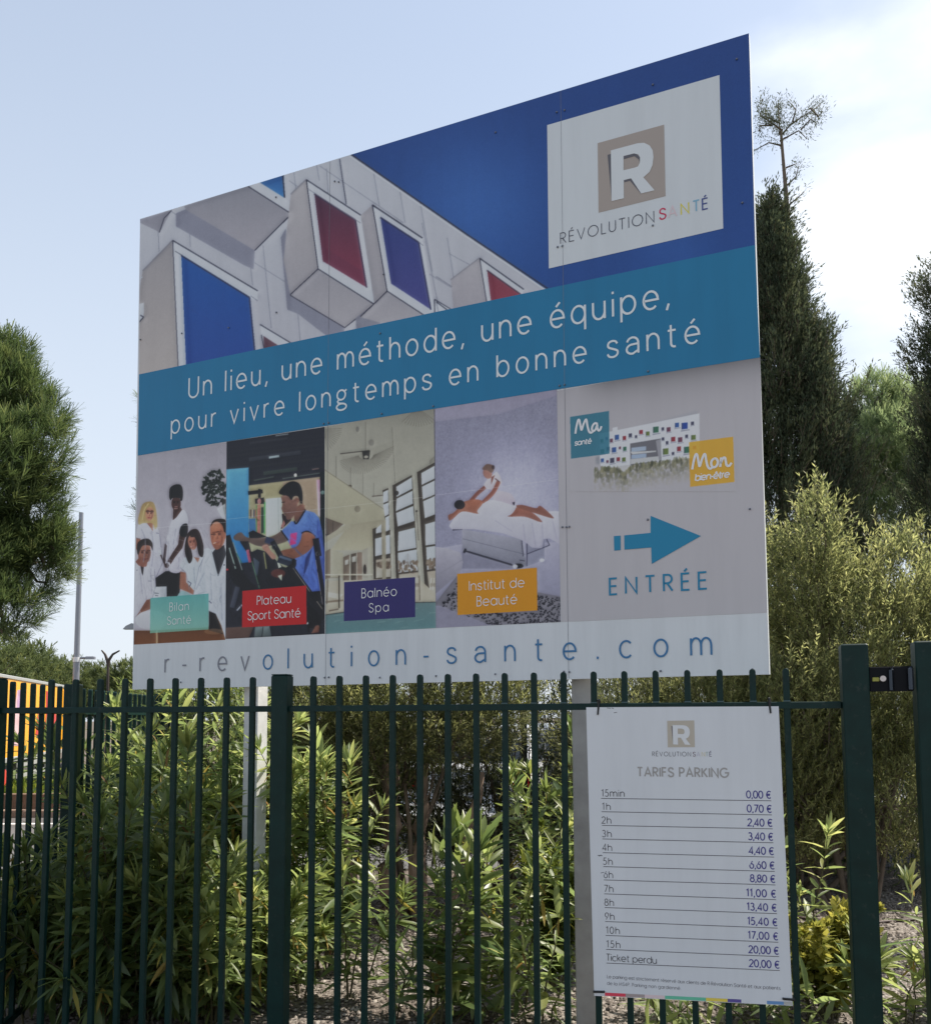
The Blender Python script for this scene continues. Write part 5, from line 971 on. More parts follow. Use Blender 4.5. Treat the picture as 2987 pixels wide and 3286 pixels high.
def stems_leaves(P0, n, h, spread, leaf, g, lean=(0, 0), upper=.18, whorl=3, step=.045, wd=1.0, bend=.5):
    """upright arching stems with whorled leaves; returns tube list and leaf arrays"""
    tubes = []; LP = []; LD = []; LL = []; TT = []
    for i in range(n):
        a = g.uniform(0, 2 * np.pi); r = spread * g.uniform(.0, .3); hh = h * g.uniform(.62, 1.0) if i else h
        b = P0 + np.array([r * math.cos(a), r * math.sin(a), 0]); out = np.array([math.cos(a) + lean[0], math.sin(a) + lean[1], 0]) * spread * g.uniform(.35, 1.0)
        t = np.linspace(0, 1, 7)[:, None]; w_ = g.normal(0, .02, (7, 3)) * t
        pts = b + out * (t ** (1 + bend)) + np.array([0, 0, hh]) * (t - .06 * t * t) + w_
        tubes.append((pts, hh))
        stems = [(pts, upper)]
        for q in range(g.integers(1, 3) if n > 5 else g.integers(0, 2)):
            j = g.integers(2, 5); d = norm((pts[j + 1] - pts[j])[None])[0]; az = g.uniform(0, 6.28); sd_ = perp_dirs(d[None], np.array([.6]), np.array([az]))[0]
            l = hh * g.uniform(.22, .42); tt = np.linspace(0, 1, 5)[:, None]; p2 = pts[j] + (sd_ * tt + np.array([0, 0, .35]) * tt * tt) * l
            tubes.append((p2, l * .7)); stems.append((p2, .15))
        for p_, up_ in stems:
            seg = np.linalg.norm(np.diff(p_, axis=0), axis=1); cl = np.concatenate([[0], np.cumsum(seg)]); tot = cl[-1]
            s_ = np.arange(tot * up_, tot, step * g.uniform(.85, 1.2)); s_ = np.append(s_, [tot * .985, tot])
            for si, s1 in enumerate(s_):
                k = min(np.searchsorted(cl, s1) - 1, len(seg) - 1); k = max(k, 0); f = (s1 - cl[k]) / seg[k]; p = p_[k] + (p_[k + 1] - p_[k]) * f; d = (p_[k + 1] - p_[k]) / seg[k]
                top = s1 / tot; m_ = whorl + (2 if top > .97 else 0); az = si * 1.05 + np.arange(m_) * 2 * np.pi / m_ + g.normal(0, .2, m_)
                ang = np.clip(np.interp(top, [0, .8, 1], [1.45, 1.15, .45]) + g.normal(0, .2, m_), .15, 1.9)
                LP.append(np.tile(p, (m_, 1))); LD.append(perp_dirs(np.tile(d, (m_, 1)), ang, az)); LL.append(1.34 * leaf * g.uniform(.6, 1.1, m_) * np.interp(top, [0, .9, 1], [1, 1, .72]))
                TT.append(np.clip(g.normal(.28 + .4 * top, .2, m_), 0, 1))
    return tubes, np.concatenate(LP), np.concatenate(LD), np.concatenate(LL), np.concatenate(TT)
def shrub(name, P0, n, h, spread, leaf, label, cat, seed, m=None, kind='lance', group=None, **k):
    g = np.random.default_rng(seed); P0 = np.asarray(P0, float)
    o = empty(name, P0, label, cat, group)
    tubes, LP, LD, LL, TT = stems_leaves(P0, n, h, spread, leaf, g, **k)
    if h > .9 and n > 5:
        t2, a2, b2, c2, d2 = stems_leaves(P0, 7, h * .5, spread * 1.25, leaf * .92, g, **k); tubes += t2; LP = np.concatenate([LP, a2]); LD = np.concatenate([LD, b2]); LL = np.concatenate([LL, c2]); TT = np.concatenate([TT, d2 * .8])
    mb = MB()
    for pts, hh in tubes: mb.tube(pts - P0, np.linspace(.004 + .0035 * hh, .0022, len(pts)), 5, cap=False)
    mb.build('stem', M_stem, o, smooth=True)
    dead = g.uniform(0, 1, len(LP)) < (.035 if kind == 'lance' else 0)
    leaves_obj('foliage', m or M_ole, o, [(scatter(kind, LP[~dead], LD[~dead], LL[~dead] * g.uniform(.75, 1.2, (~dead).sum()), g.uniform(.7, 1.25, (~dead).sum()), g=g), TT[~dead])], P0)
    if dead.sum() > 2: leaves_obj('withered_foliage', M_dead, o, [(scatter(kind, LP[dead], LD[dead] * np.array([1, 1, .3]) - np.array([0, 0, .7]), LL[dead] * .85, .8, g=g), g.uniform(0, 1, dead.sum()))], P0)
    return o
def px(dx, y):            # photograph column (in 1833-wide units) at depth y -> ground point of the bed
    x = at(dx * 2987 / 1833, 2300, y)[0]; return np.array([x, y, float(ground_z(np.array(x), np.array(y)))])
def blob_foliage(P0, blobs, n, leaf, g, kind='diamond', up=.6, shell=.55, wd=1.0):
    """twigs of small leaves filling ellipsoid lobes; lobes = (cx, cy, cz, rx, ry, rz) relative to P0"""
    LP = []; LD = []; TT = []; tw = []
    vol = np.array([b[3] * b[4] + b[4] * b[5] + b[3] * b[5] for b in blobs]); vol = vol / vol.sum()
    for b, v in zip(blobs, vol):
        k = int(n * v); d = norm(g.normal(0, 1, (k, 3))); r = shell + (1 - shell) * g.uniform(0, 1, (k, 1)) ** .7
        r *= 1 + .22 * np.sin(d[:, :1] * 5 + b[0] * 3) * np.cos(d[:, 2:] * 4 + b[2] * 5)
        c = P0 + np.array(b[:3]); p = c + d * r * np.array(b[3:])
        tdir = norm(d * .75 + np.array([0, 0, up]) + g.normal(0, .3, (k, 3))); tl = leaf * g.uniform(2.5, 5, (k, 1))
        for s in np.linspace(.1, 1, 7):
            for side in (0, 1):
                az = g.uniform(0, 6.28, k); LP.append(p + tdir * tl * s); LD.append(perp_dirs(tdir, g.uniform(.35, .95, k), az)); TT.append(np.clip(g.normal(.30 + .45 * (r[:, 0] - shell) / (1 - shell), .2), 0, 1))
        tw.append((p, p + tdir * tl))
    LP = np.concatenate(LP); LD = np.concatenate(LD); TT = np.concatenate(TT)
    return LP, LD, leaf * g.uniform(.7, 1.15, len(LP)), TT, tw
def sticks(segs, r0, r1):
    """thin three-sided twigs as one numpy mesh part"""
    A = np.concatenate([s[0] for s in segs]); B = np.concatenate([s[1] for s in segs]); d = norm(B - A); ref = np.where(np.abs(d[:, 2:3]) > .9, np.array([[1.0, 0, 0]]), np.array([[0, 0, 1.0]]))
    a = norm(np.cross(d, ref)); b = np.cross(d, a); V = []
    for P_, r in ((A, r0), (B, r1)):
        for t in (0, 2.094, 4.189): V.append(P_ + (a * math.cos(t) + b * math.sin(t)) * r)
    V = np.stack(V, 1); n = len(A); f = np.array([(0, 1, 4, 3), (1, 2, 5, 4), (2, 0, 3, 5)])
    return V.reshape(-1, 3), (f[None] + (np.arange(n) * 6)[:, None, None]).reshape(-1, 4)
def olive_bush(name, P0, blobs, n, leaf, label, cat, seed, m=None, trunks=5, kind='diamond', group=None, up=.6, shell=.5, wd=1.0):
    g = np.random.default_rng(seed); P0 = np.asarray(P0, float); o = empty(name, P0, label, cat, group)
    LP, LD, LL, TT, tw = blob_foliage(P0, blobs, n, leaf, g, kind, up, shell)
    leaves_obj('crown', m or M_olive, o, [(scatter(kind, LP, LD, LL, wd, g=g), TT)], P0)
    mb = MB(); br = []
    for i in range(trunks):
        b = blobs[i % len(blobs)]; e = np.array(b[:3]) + g.normal(0, .25, 3) * np.array(b[3:]); s = np.array([g.normal(0, .08), g.normal(0, .08), -.05]); t = np.linspace(0, 1, 6)[:, None]
        pts = s + (e - s) * t + np.array([0, 0, .25]) * (t * (1 - t)) + g.normal(0, .04, (6, 3)) * t; mb.tube(pts, np.linspace(.028, .008, 6), 6)
        for q in range(10):
            j = g.integers(2, 6); e2 = np.array(b[:3]) + norm(g.normal(0, 1, (1, 3)))[0] * np.array(b[3:]) * .8; mid = (pts[j] + e2) / 2 + g.normal(0, .05, 3); mb.tube([pts[j], mid, e2], [.009, .006, .003], 4, cap=False)
    st_ = mb.build('branches' if False else 'branch', M_bark, o, smooth=True)
    v, f = sticks(tw, .0022, .001); link('twig', np_mesh('twig', v - P0, f), M_twig, o)
    return o
# --- oleanders behind the fence
OG = 'oleander shrubs in the bed behind the fence'
specs = [  # photo column, depth, height, stems, spread, leaf, label
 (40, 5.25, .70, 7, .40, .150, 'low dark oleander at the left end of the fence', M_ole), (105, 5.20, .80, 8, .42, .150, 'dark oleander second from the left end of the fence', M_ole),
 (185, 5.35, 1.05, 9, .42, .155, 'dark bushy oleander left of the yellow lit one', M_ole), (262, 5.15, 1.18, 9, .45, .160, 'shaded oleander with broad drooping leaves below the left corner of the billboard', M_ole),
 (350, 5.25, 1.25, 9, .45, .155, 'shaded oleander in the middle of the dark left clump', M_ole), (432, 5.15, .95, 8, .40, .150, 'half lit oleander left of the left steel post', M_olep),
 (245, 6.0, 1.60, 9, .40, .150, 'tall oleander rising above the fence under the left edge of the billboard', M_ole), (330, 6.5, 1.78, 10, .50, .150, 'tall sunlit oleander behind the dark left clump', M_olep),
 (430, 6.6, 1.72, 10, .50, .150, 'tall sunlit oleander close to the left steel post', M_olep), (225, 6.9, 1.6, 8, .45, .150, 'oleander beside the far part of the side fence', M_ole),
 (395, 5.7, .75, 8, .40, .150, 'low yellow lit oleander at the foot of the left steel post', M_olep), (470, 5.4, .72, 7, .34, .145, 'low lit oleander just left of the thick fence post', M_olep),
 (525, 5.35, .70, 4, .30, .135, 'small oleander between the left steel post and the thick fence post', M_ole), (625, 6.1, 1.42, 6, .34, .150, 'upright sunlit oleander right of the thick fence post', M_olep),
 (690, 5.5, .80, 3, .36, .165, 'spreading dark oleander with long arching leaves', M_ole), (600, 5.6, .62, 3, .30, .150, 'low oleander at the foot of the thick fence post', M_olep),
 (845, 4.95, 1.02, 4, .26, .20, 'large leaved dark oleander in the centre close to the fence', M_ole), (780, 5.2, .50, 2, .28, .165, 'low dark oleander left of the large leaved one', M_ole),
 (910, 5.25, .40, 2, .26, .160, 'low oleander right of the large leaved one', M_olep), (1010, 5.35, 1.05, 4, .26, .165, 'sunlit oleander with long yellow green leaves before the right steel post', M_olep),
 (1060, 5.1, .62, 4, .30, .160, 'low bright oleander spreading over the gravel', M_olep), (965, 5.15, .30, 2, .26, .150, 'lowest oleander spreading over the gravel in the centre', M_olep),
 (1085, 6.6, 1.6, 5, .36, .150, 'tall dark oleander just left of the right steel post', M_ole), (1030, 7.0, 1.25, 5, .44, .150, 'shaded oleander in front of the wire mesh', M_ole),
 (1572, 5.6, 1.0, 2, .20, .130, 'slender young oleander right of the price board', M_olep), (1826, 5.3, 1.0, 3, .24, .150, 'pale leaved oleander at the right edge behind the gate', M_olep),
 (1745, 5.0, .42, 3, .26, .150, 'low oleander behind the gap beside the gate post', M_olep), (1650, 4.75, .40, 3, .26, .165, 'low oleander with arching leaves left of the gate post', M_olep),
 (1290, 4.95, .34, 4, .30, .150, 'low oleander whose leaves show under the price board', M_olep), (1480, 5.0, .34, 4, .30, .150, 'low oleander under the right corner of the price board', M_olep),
]
for i, (dx, y, h, n, sp, lf, lab, m) in enumerate(specs):
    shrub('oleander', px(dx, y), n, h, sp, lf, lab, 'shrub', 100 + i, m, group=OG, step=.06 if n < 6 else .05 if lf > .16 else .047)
shrub('golden_shrub', px(1605, 5.15), 16, .62, .34, .055, 'small golden leaved shrub right of the price board', 'shrub', 201, M_gold, 'oval', step=.016, upper=.2, whorl=4)
shrub('privet_shrub', px(1085, 5.7), 13, .88, .24, .05, 'narrow shrub of small round leaves left of the right steel post', 'shrub', 202, M_round, 'oval', step=.016, upper=.15, whorl=4)
# --- fine leaved bushes behind the billboard
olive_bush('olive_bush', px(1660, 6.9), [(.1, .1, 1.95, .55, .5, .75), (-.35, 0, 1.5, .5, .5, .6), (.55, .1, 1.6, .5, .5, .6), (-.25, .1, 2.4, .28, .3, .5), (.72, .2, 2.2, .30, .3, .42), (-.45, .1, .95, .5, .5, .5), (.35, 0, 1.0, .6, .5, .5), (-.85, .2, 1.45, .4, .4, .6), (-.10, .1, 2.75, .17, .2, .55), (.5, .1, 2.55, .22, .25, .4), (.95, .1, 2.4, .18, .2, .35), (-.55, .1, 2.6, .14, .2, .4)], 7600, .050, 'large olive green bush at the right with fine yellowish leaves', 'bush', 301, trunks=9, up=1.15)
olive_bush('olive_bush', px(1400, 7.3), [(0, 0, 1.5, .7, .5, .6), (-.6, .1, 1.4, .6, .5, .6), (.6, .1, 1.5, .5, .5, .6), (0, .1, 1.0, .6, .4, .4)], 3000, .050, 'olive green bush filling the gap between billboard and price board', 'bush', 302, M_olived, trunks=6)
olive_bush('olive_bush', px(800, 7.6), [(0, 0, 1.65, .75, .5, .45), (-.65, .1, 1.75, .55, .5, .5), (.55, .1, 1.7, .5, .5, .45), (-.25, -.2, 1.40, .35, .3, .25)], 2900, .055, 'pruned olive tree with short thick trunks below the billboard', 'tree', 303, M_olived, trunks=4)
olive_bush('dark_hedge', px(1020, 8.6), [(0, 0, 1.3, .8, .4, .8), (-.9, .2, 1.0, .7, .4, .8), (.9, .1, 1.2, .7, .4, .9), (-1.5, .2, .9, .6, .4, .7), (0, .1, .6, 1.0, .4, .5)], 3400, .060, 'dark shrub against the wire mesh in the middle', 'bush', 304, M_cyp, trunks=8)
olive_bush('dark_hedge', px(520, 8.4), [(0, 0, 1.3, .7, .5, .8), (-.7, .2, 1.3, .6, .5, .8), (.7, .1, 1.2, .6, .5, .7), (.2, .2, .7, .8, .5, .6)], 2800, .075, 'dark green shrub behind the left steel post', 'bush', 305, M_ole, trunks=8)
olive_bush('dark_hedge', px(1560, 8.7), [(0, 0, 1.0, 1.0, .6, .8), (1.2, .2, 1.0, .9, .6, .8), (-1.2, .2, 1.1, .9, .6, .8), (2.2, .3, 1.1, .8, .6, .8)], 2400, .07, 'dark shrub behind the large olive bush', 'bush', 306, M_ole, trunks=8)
# cut trunks of the pruned olive
tb = px(785, 7.4); pt_ = empty('tree_stump', tb, 'group of short cut trunks with flaking pink brown bark', 'tree')
for k, (dx, tz, r, ln) in enumerate(((-.30, 1.05, .055, -.16), (-.06, 1.30, .075, -.02), (.14, 1.28, .062, .05), (.34, 1.2, .04, .34))):
    g = np.random.default_rng(40 + k); t = np.linspace(0, 1, 9)[:, None]
    pts = np.array([dx, .02 * k, -.05]) + np.array([ln, .05, tz]) * t + g.normal(0, .018, (9, 3)); MB().tube(pts, r * (1.15 - .3 * t[:, 0]) * (1 + g.normal(0, .09, 9)), 10).build('trunk', M_trunk, pt_, smooth=True)
# --- cypresses
def cypress(P0, H, R, label, seed, n=5200, prof=None, sub=()):
    g = np.random.default_rng(seed); P0 = np.asarray(P0, float); o = empty('cypress_tree', P0, label, 'tree', 'cypresses behind the billboard')
    prof = prof or (lambda t: R * np.interp(t, [0, .08, .3, .55, .75, .9, 1], [.75, .95, 1, .78, .48, .22, .03]))
    u = g.uniform(0, 1, n); t = 1 - np.sqrt(u) * .98 if prof is None else g.beta(1.0, 1.25, n); a = g.uniform(0, 6.283, n)
    lob = 1 + .18 * np.sin(3 * a + t * 9 + seed) + .17 * np.sin(7 * a - t * 23) + .14 * np.sin(t * 60 + 2 * a) + .10 * np.sin(11 * a + t * 90); r = prof(t) * lob * g.uniform(.35, 1.0, n) ** .45 * np.where(g.uniform(0, 1, n) < .07, g.uniform(1.08, 1.38, n), 1)
    P_ = P0 + np.stack([r * np.cos(a), r * np.sin(a), t * H], 1); outd = np.stack([np.cos(a), np.sin(a), np.zeros(n)], 1)
    for sx0, sy0, top, rr, hh in sub:      # upright side tips that make the outline ragged
        k = int(n * .05); q = g.uniform(0, 1, k); a2 = g.uniform(0, 6.283, k); r2 = rr * (1 - q) ** .8 * g.uniform(.3, 1, k) ** .5
        P_ = np.concatenate([P_, P0 + np.stack([sx0 + r2 * np.cos(a2), sy0 + r2 * np.sin(a2), top - hh * (1 - q)], 1)]); outd = np.concatenate([outd, np.stack([np.cos(a2), np.sin(a2), 0 * a2], 1)])
        r = np.concatenate([r, r2]); t = np.concatenate([t, np.full(k, .5)])
    n = len(P_)
    LP = []; LD = []; TT = []; tw = []
    sd_ = norm(outd * .5 + np.array([0, 0, 1.0]) + g.normal(0, .28, (n, 3))); ln = g.uniform(.12, .34, (n, 1)); tw.append((P_, P_ + sd_ * ln * .8))
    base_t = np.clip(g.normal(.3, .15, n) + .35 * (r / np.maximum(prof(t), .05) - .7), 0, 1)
    for s in np.linspace(.0, 1, 6):
        for q in range(5):
            LP.append(P_ + sd_ * ln * s + g.normal(0, .02, (n, 3))); LD.append(perp_dirs(sd_, g.uniform(.15, .75, n), g.uniform(0, 6.28, n))); TT.append(np.clip(base_t + g.normal(0, .1, n), 0, 1))
    LP = np.concatenate(LP); LD = np.concatenate(LD); TT = np.concatenate(TT); LL = g.uniform(.030, .066, len(LP))
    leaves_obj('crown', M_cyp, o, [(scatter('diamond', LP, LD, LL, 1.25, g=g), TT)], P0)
    mb = MB(); tt = np.linspace(0, 1, 12)[:, None]; mb.tube(np.array([0, 0, -.1]) + np.array([.05, 0, H * .98]) * tt + g.normal(0, .02, (12, 3)), np.linspace(.11, .012, 12), 8)
    mb.build('trunk', M_bark, o, smooth=True); v, f = sticks(tw, .004, .002); link('twig', np_mesh('twig', v - P0, f), M_bark, o)
    return o
c1p = px(1552, 10.2); H1 = 7.3
def spires(P0, base, seed, lst):
    return base
cyp = cypress(c1p, H1, .85, 'ragged cypress right of the billboard with a bare crooked leader on top', 501, 9500, prof=lambda t: np.interp(t, [0, .3, .56, .66, .70, .76, .80, .90, .95, 1], [.70, .80, .70, .60, .50, .46, .33, .22, .12, .03]), sub=[(.42, -.1, 5.75, .22, 1.7), (.25, .1, 6.35, .16, 1.3), (-.34, -.2, 5.6, .22, 1.6), (.60, 0, 4.75, .24, 1.6), (.25, -.5, 5.2, .24, 1.5), (-.08, -.2, 6.85, .15, 1.0), (.74, .1, 4.1, .22, 1.4)])
# bare leader with its ragged tuft
g = np.random.default_rng(77); topx = at(2520, 640, 10.2) - c1p; mb = MB()
def lw(pxs): return [at(x, y, 10.2) - c1p for x, y in pxs]
mb.tube(lw([(2530, 760), (2522, 620), (2515, 540), (2507, 440), (2505, 420)]), [.034, .026, .020, .016, .012], 6)
br = [[(2506, 432), (2480, 400), (2452, 360), (2460, 312)], [(2506, 425), (2500, 380), (2505, 330), (2520, 300)], [(2506, 430), (2540, 390), (2580, 370), (2628, 340)], [(2508, 450), (2560, 425), (2600, 430)], [(2508, 470), (2470, 462), (2425, 480)], [(2540, 390), (2560, 350), (2545, 315)], [(2515, 545), (2550, 530)], [(2520, 600), (2555, 570), (2560, 540)], [(2480, 400), (2440, 400), (2435, 420)], [(2580, 370), (2600, 400), (2615, 385)], [(2500, 380), (2470, 345), (2480, 310)], [(2525, 640), (2480, 650), (2466, 645)], [(2525, 660), (2570, 630)], [(2560, 425), (2590, 395), (2625, 400)]]
LP = []; LD = []
for b in br:
    P3 = np.array(lw(b)) + np.cumsum(g.normal(0, .06, (len(b), 3)) * np.array([.2, 1, .2]), 0); mb.tube(P3, np.linspace(.011, .004, len(P3)), 5)
    dense = 60 if b[0][0] < 2520 and b[-1][1] < 420 else 24
    for a, c in zip(P3[:-1], P3[1:]):
        s = g.uniform(0, 1, (dense, 1)); p = a + (c - a) * s + g.normal(0, .025, (dense, 3)); LP.append(p); LD.append(norm((c - a)[None] + g.normal(0, .12, (dense, 3)) + np.array([0, 0, .03])))
mb.build('leader', M_bark, cyp, smooth=True)
LP = np.concatenate(LP); LD = np.concatenate(LD); LPx = np.concatenate([LP + LD * s for s in (0, .05, .10)]); LDx = np.concatenate([perp_dirs(norm(LD), g.uniform(.2, .9, len(LD)), g.uniform(0, 6.28, len(LD))) for s in range(3)])
leaves_obj('foliage', M_cyp, cyp, [(scatter('diamond', LPx, LDx, g.uniform(.022, .05, len(LPx)), 1.0, g=g), g.uniform(.2, .7, len(LPx)))], np.zeros(3))
cypress(px(2015, 10.8), 7.7, 1.0, 'dark cypress cut by the right edge of the photo', 502, 11500, prof=lambda t: np.interp(t, [0, .3, .5, .6, .68, .8, .9, 1], [1.0, 1.16, 1.06, .86, .78, .72, .66, .1]), sub=[(-.55, 0, 6.6, .22, 1.2), (-.75, 0, 5.4, .25, 1.3)])
# --- pines
def pine(P0, lobes, n, nl, nw, label, seed, trunk_h, group=None, per=26, trunk_r=.16, kind='pine_tree', m=None):
    """tufts of needles at the ends of twigs, filling the lobes' outer shells"""
    g = np.random.default_rng(seed); P0 = np.asarray(P0, float); o = empty(kind, P0, label, 'tree', group)
    vol = np.array([b[3] * b[4] + b[4] * b[5] + b[3] * b[5] for b in lobes]); vol = vol / vol.sum(); C = []; D = []; RR = []
    for b, v in zip(lobes, vol):
        k = int(n * v); d = norm(g.normal(0, 1, (k, 3))); r = g.uniform(.45, 1.02, (k, 1)) ** .6; r *= 1 + .14 * np.sin(6 * d[:, :1] + b[0] * 3) * np.sin(7 * d[:, 2:] + b[2])
        C.append(P0 + np.array(b[:3]) + d * r * np.array(b[3:])); D.append(norm(d * np.array([1, 1, .6]) + np.array([0, 0, .75]) + g.normal(0, .25, (k, 3)))); RR.append(r[:, 0])
    C = np.concatenate(C); D = np.concatenate(D); RR = np.concatenate(RR); k = len(C)
    shoot = nl * g.uniform(.5, 1.1, (k, 1)); s = g.uniform(0, 1, (k, per, 1)); pos = C[:, None] + D[:, None] * shoot[:, None] * s
    ang = np.interp(s[..., 0], [0, 1], [1.05, .35]) + g.normal(0, .15, (k, per)); nd = perp_dirs(np.repeat(D, per, 0), ang.ravel(), g.uniform(0, 6.283, k * per))
    tint = np.clip(np.repeat(g.normal(.35, .18, k) + .25 * (RR - .7), per) + .25 * (s[..., 0].ravel() - .5) + g.normal(0, .08, k * per), 0, 1)
    Vv, Ff, kk = scatter('needle', pos.reshape(-1, 3), nd, nl * g.uniform(.7, 1.1, k * per), nw / nl, g=g)
    leaves_obj('crown', m or M_pine, o, [((Vv, Ff, kk), tint)], P0)
    mb = MB(); t = np.linspace(0, 1, 8)[:, None]; tp = np.array([0, 0, -.1]) + np.array([g.normal(0, .1), 0, trunk_h]) * t + g.normal(0, .03, (8, 3)); mb.tube(tp, np.linspace(trunk_r, trunk_r * .25, 8), 9); mb.build('trunk', M_bark, o, smooth=True)
    mb = MB()
    for b in lobes:
        j = int(np.clip(np.searchsorted(tp[:, 2], b[2] - .5 * b[5]), 1, 7)); e = np.array(b[:3])
        mb.tube([tp[j], (tp[j] + e) / 2 + np.array([0, 0, -.1]), e], [trunk_r * .4, trunk_r * .25, trunk_r * .1], 6)
        for q in range(7):
            e2 = e + norm(g.normal(0, 1, (1, 3)))[0] * np.array(b[3:]) * .75; mb.tube([e, (e + e2) / 2 + g.normal(0, .05, 3), e2], [trunk_r * .15, trunk_r * .1, .012], 5, cap=False)
    mb.build('branch', M_bark, o, smooth=True)
    return o
pl_p = px(-85, 11.0); pl_p[2] = -.8
def lobes_px(P0, D_, L_):   # (photo column, photo row, radius x, radius z, depth shift) in 1833-wide units at depth D_
    o = []
    for dx, dy, rx, rz, dd in L_:
        q = at(dx * 1.6296, dy * 1.6296, D_ + dd) - P0; s = (D_ + dd) / 1858; o.append((q[0], q[1], q[2], rx * s, rx * s, rz * s))
    return o
pine(pl_p, lobes_px(pl_p, 11.0, [(x - 9, y, a, b, c) for x, y, a, b, c in [(18, 780, 62, 90, 0), (-60, 745, 90, 110, .2), (74, 900, 60, 86, -.2), (-10, 930, 90, 110, -.5), (64, 1020, 68, 84, 0), (-60, 1100, 110, 120, -.3), (64, 1120, 72, 74, .2), (10, 1205, 66, 56, -.3), (90, 1085, 50, 48, 0), (28, 712, 34, 44, .1), (105, 830, 28, 40, .1), (60, 790, 34, 44, 0)]]), 3000, .17, .0064, 'big long needled pine cut by the left edge of the photo', 601, 5.2, per=26)
p2 = px(345, 13.5); pine(p2, lobes_px(p2, 13.5, [(350, 830, 62, 70, 0), (400, 930, 80, 90, 0), (345, 1000, 62, 60, .3)]), 700, .17, .005, 'pine hidden behind the billboard with needle tufts poking past its left edge', 602, 5.0)
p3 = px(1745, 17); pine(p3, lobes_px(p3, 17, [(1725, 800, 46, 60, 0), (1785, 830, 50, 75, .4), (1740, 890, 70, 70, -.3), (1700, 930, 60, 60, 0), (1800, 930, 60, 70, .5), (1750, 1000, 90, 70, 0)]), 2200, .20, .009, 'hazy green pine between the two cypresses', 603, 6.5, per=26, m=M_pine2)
# row of round pines far left
far = [(-20, 36, 1215, 110), (45, 42, 1262, 80), (105, 50, 1288, 62), (160, 56, 1300, 54), (205, 52, 1310, 50), (255, 48, 1302, 52), (-90, 34, 1215, 120), (300, 50, 1300, 55)]
fl = ['far pine at the left edge of the row beyond the truck', 'far pine second from the left edge beyond the truck', 'far pine above the back end of the yellow truck', 'far pine just right of the tall mast', 'far pine below the Y shaped lamp', 'far pine at the foot of the billboard left edge', 'far pine behind the big left pine', 'far pine mostly hidden behind the billboard corner']
for i, (dx, D_, top, rad) in enumerate(far):
    P0 = px(dx, D_); P0[2] = -.8
    pine(P0, lobes_px(P0, D_, [(dx, top + rad, rad * .8, rad * .95, 0), (dx - rad * .55, top + rad * 1.2, rad * .6, rad * .7, .5), (dx + rad * .55, top + rad * 1.15, rad * .6, rad * .75, -.5), (dx, top + rad * 1.6, rad * .9, rad * .6, -.8)]), 1500, .24, .028, fl[i], 610 + i, 4.5, 'round pines in a row beyond the road', per=14, m=M_pinef)

# ------------------------------------------------------------------ things beyond the bed
# wire mesh behind the shrubs
M_wire = mat('green_wire', (.012, .022, .016), .5)
wm = empty('wire_mesh_fence', (0, 9.75, 0), 'dark green welded wire mesh behind the shrubs', 'fence')
mb = MB()
for x in np.arange(-1.9, 6.4, .06): mb.box(x - .0025, -.0025, 0, x + .0025, .0025, 1.62)
for z in np.arange(.06, 1.64, .10): mb.box(-1.9, -.0075, z - .003, 6.4, -.0025, z + .003)
mb.build('wire_panel', M_wire, wm)
for x in (-1.9, .6, 3.1, 5.6): MB().cbox(x - .03, .003, 0, x + .03, .06, 1.75).build('fence_post', M_wire, wm)
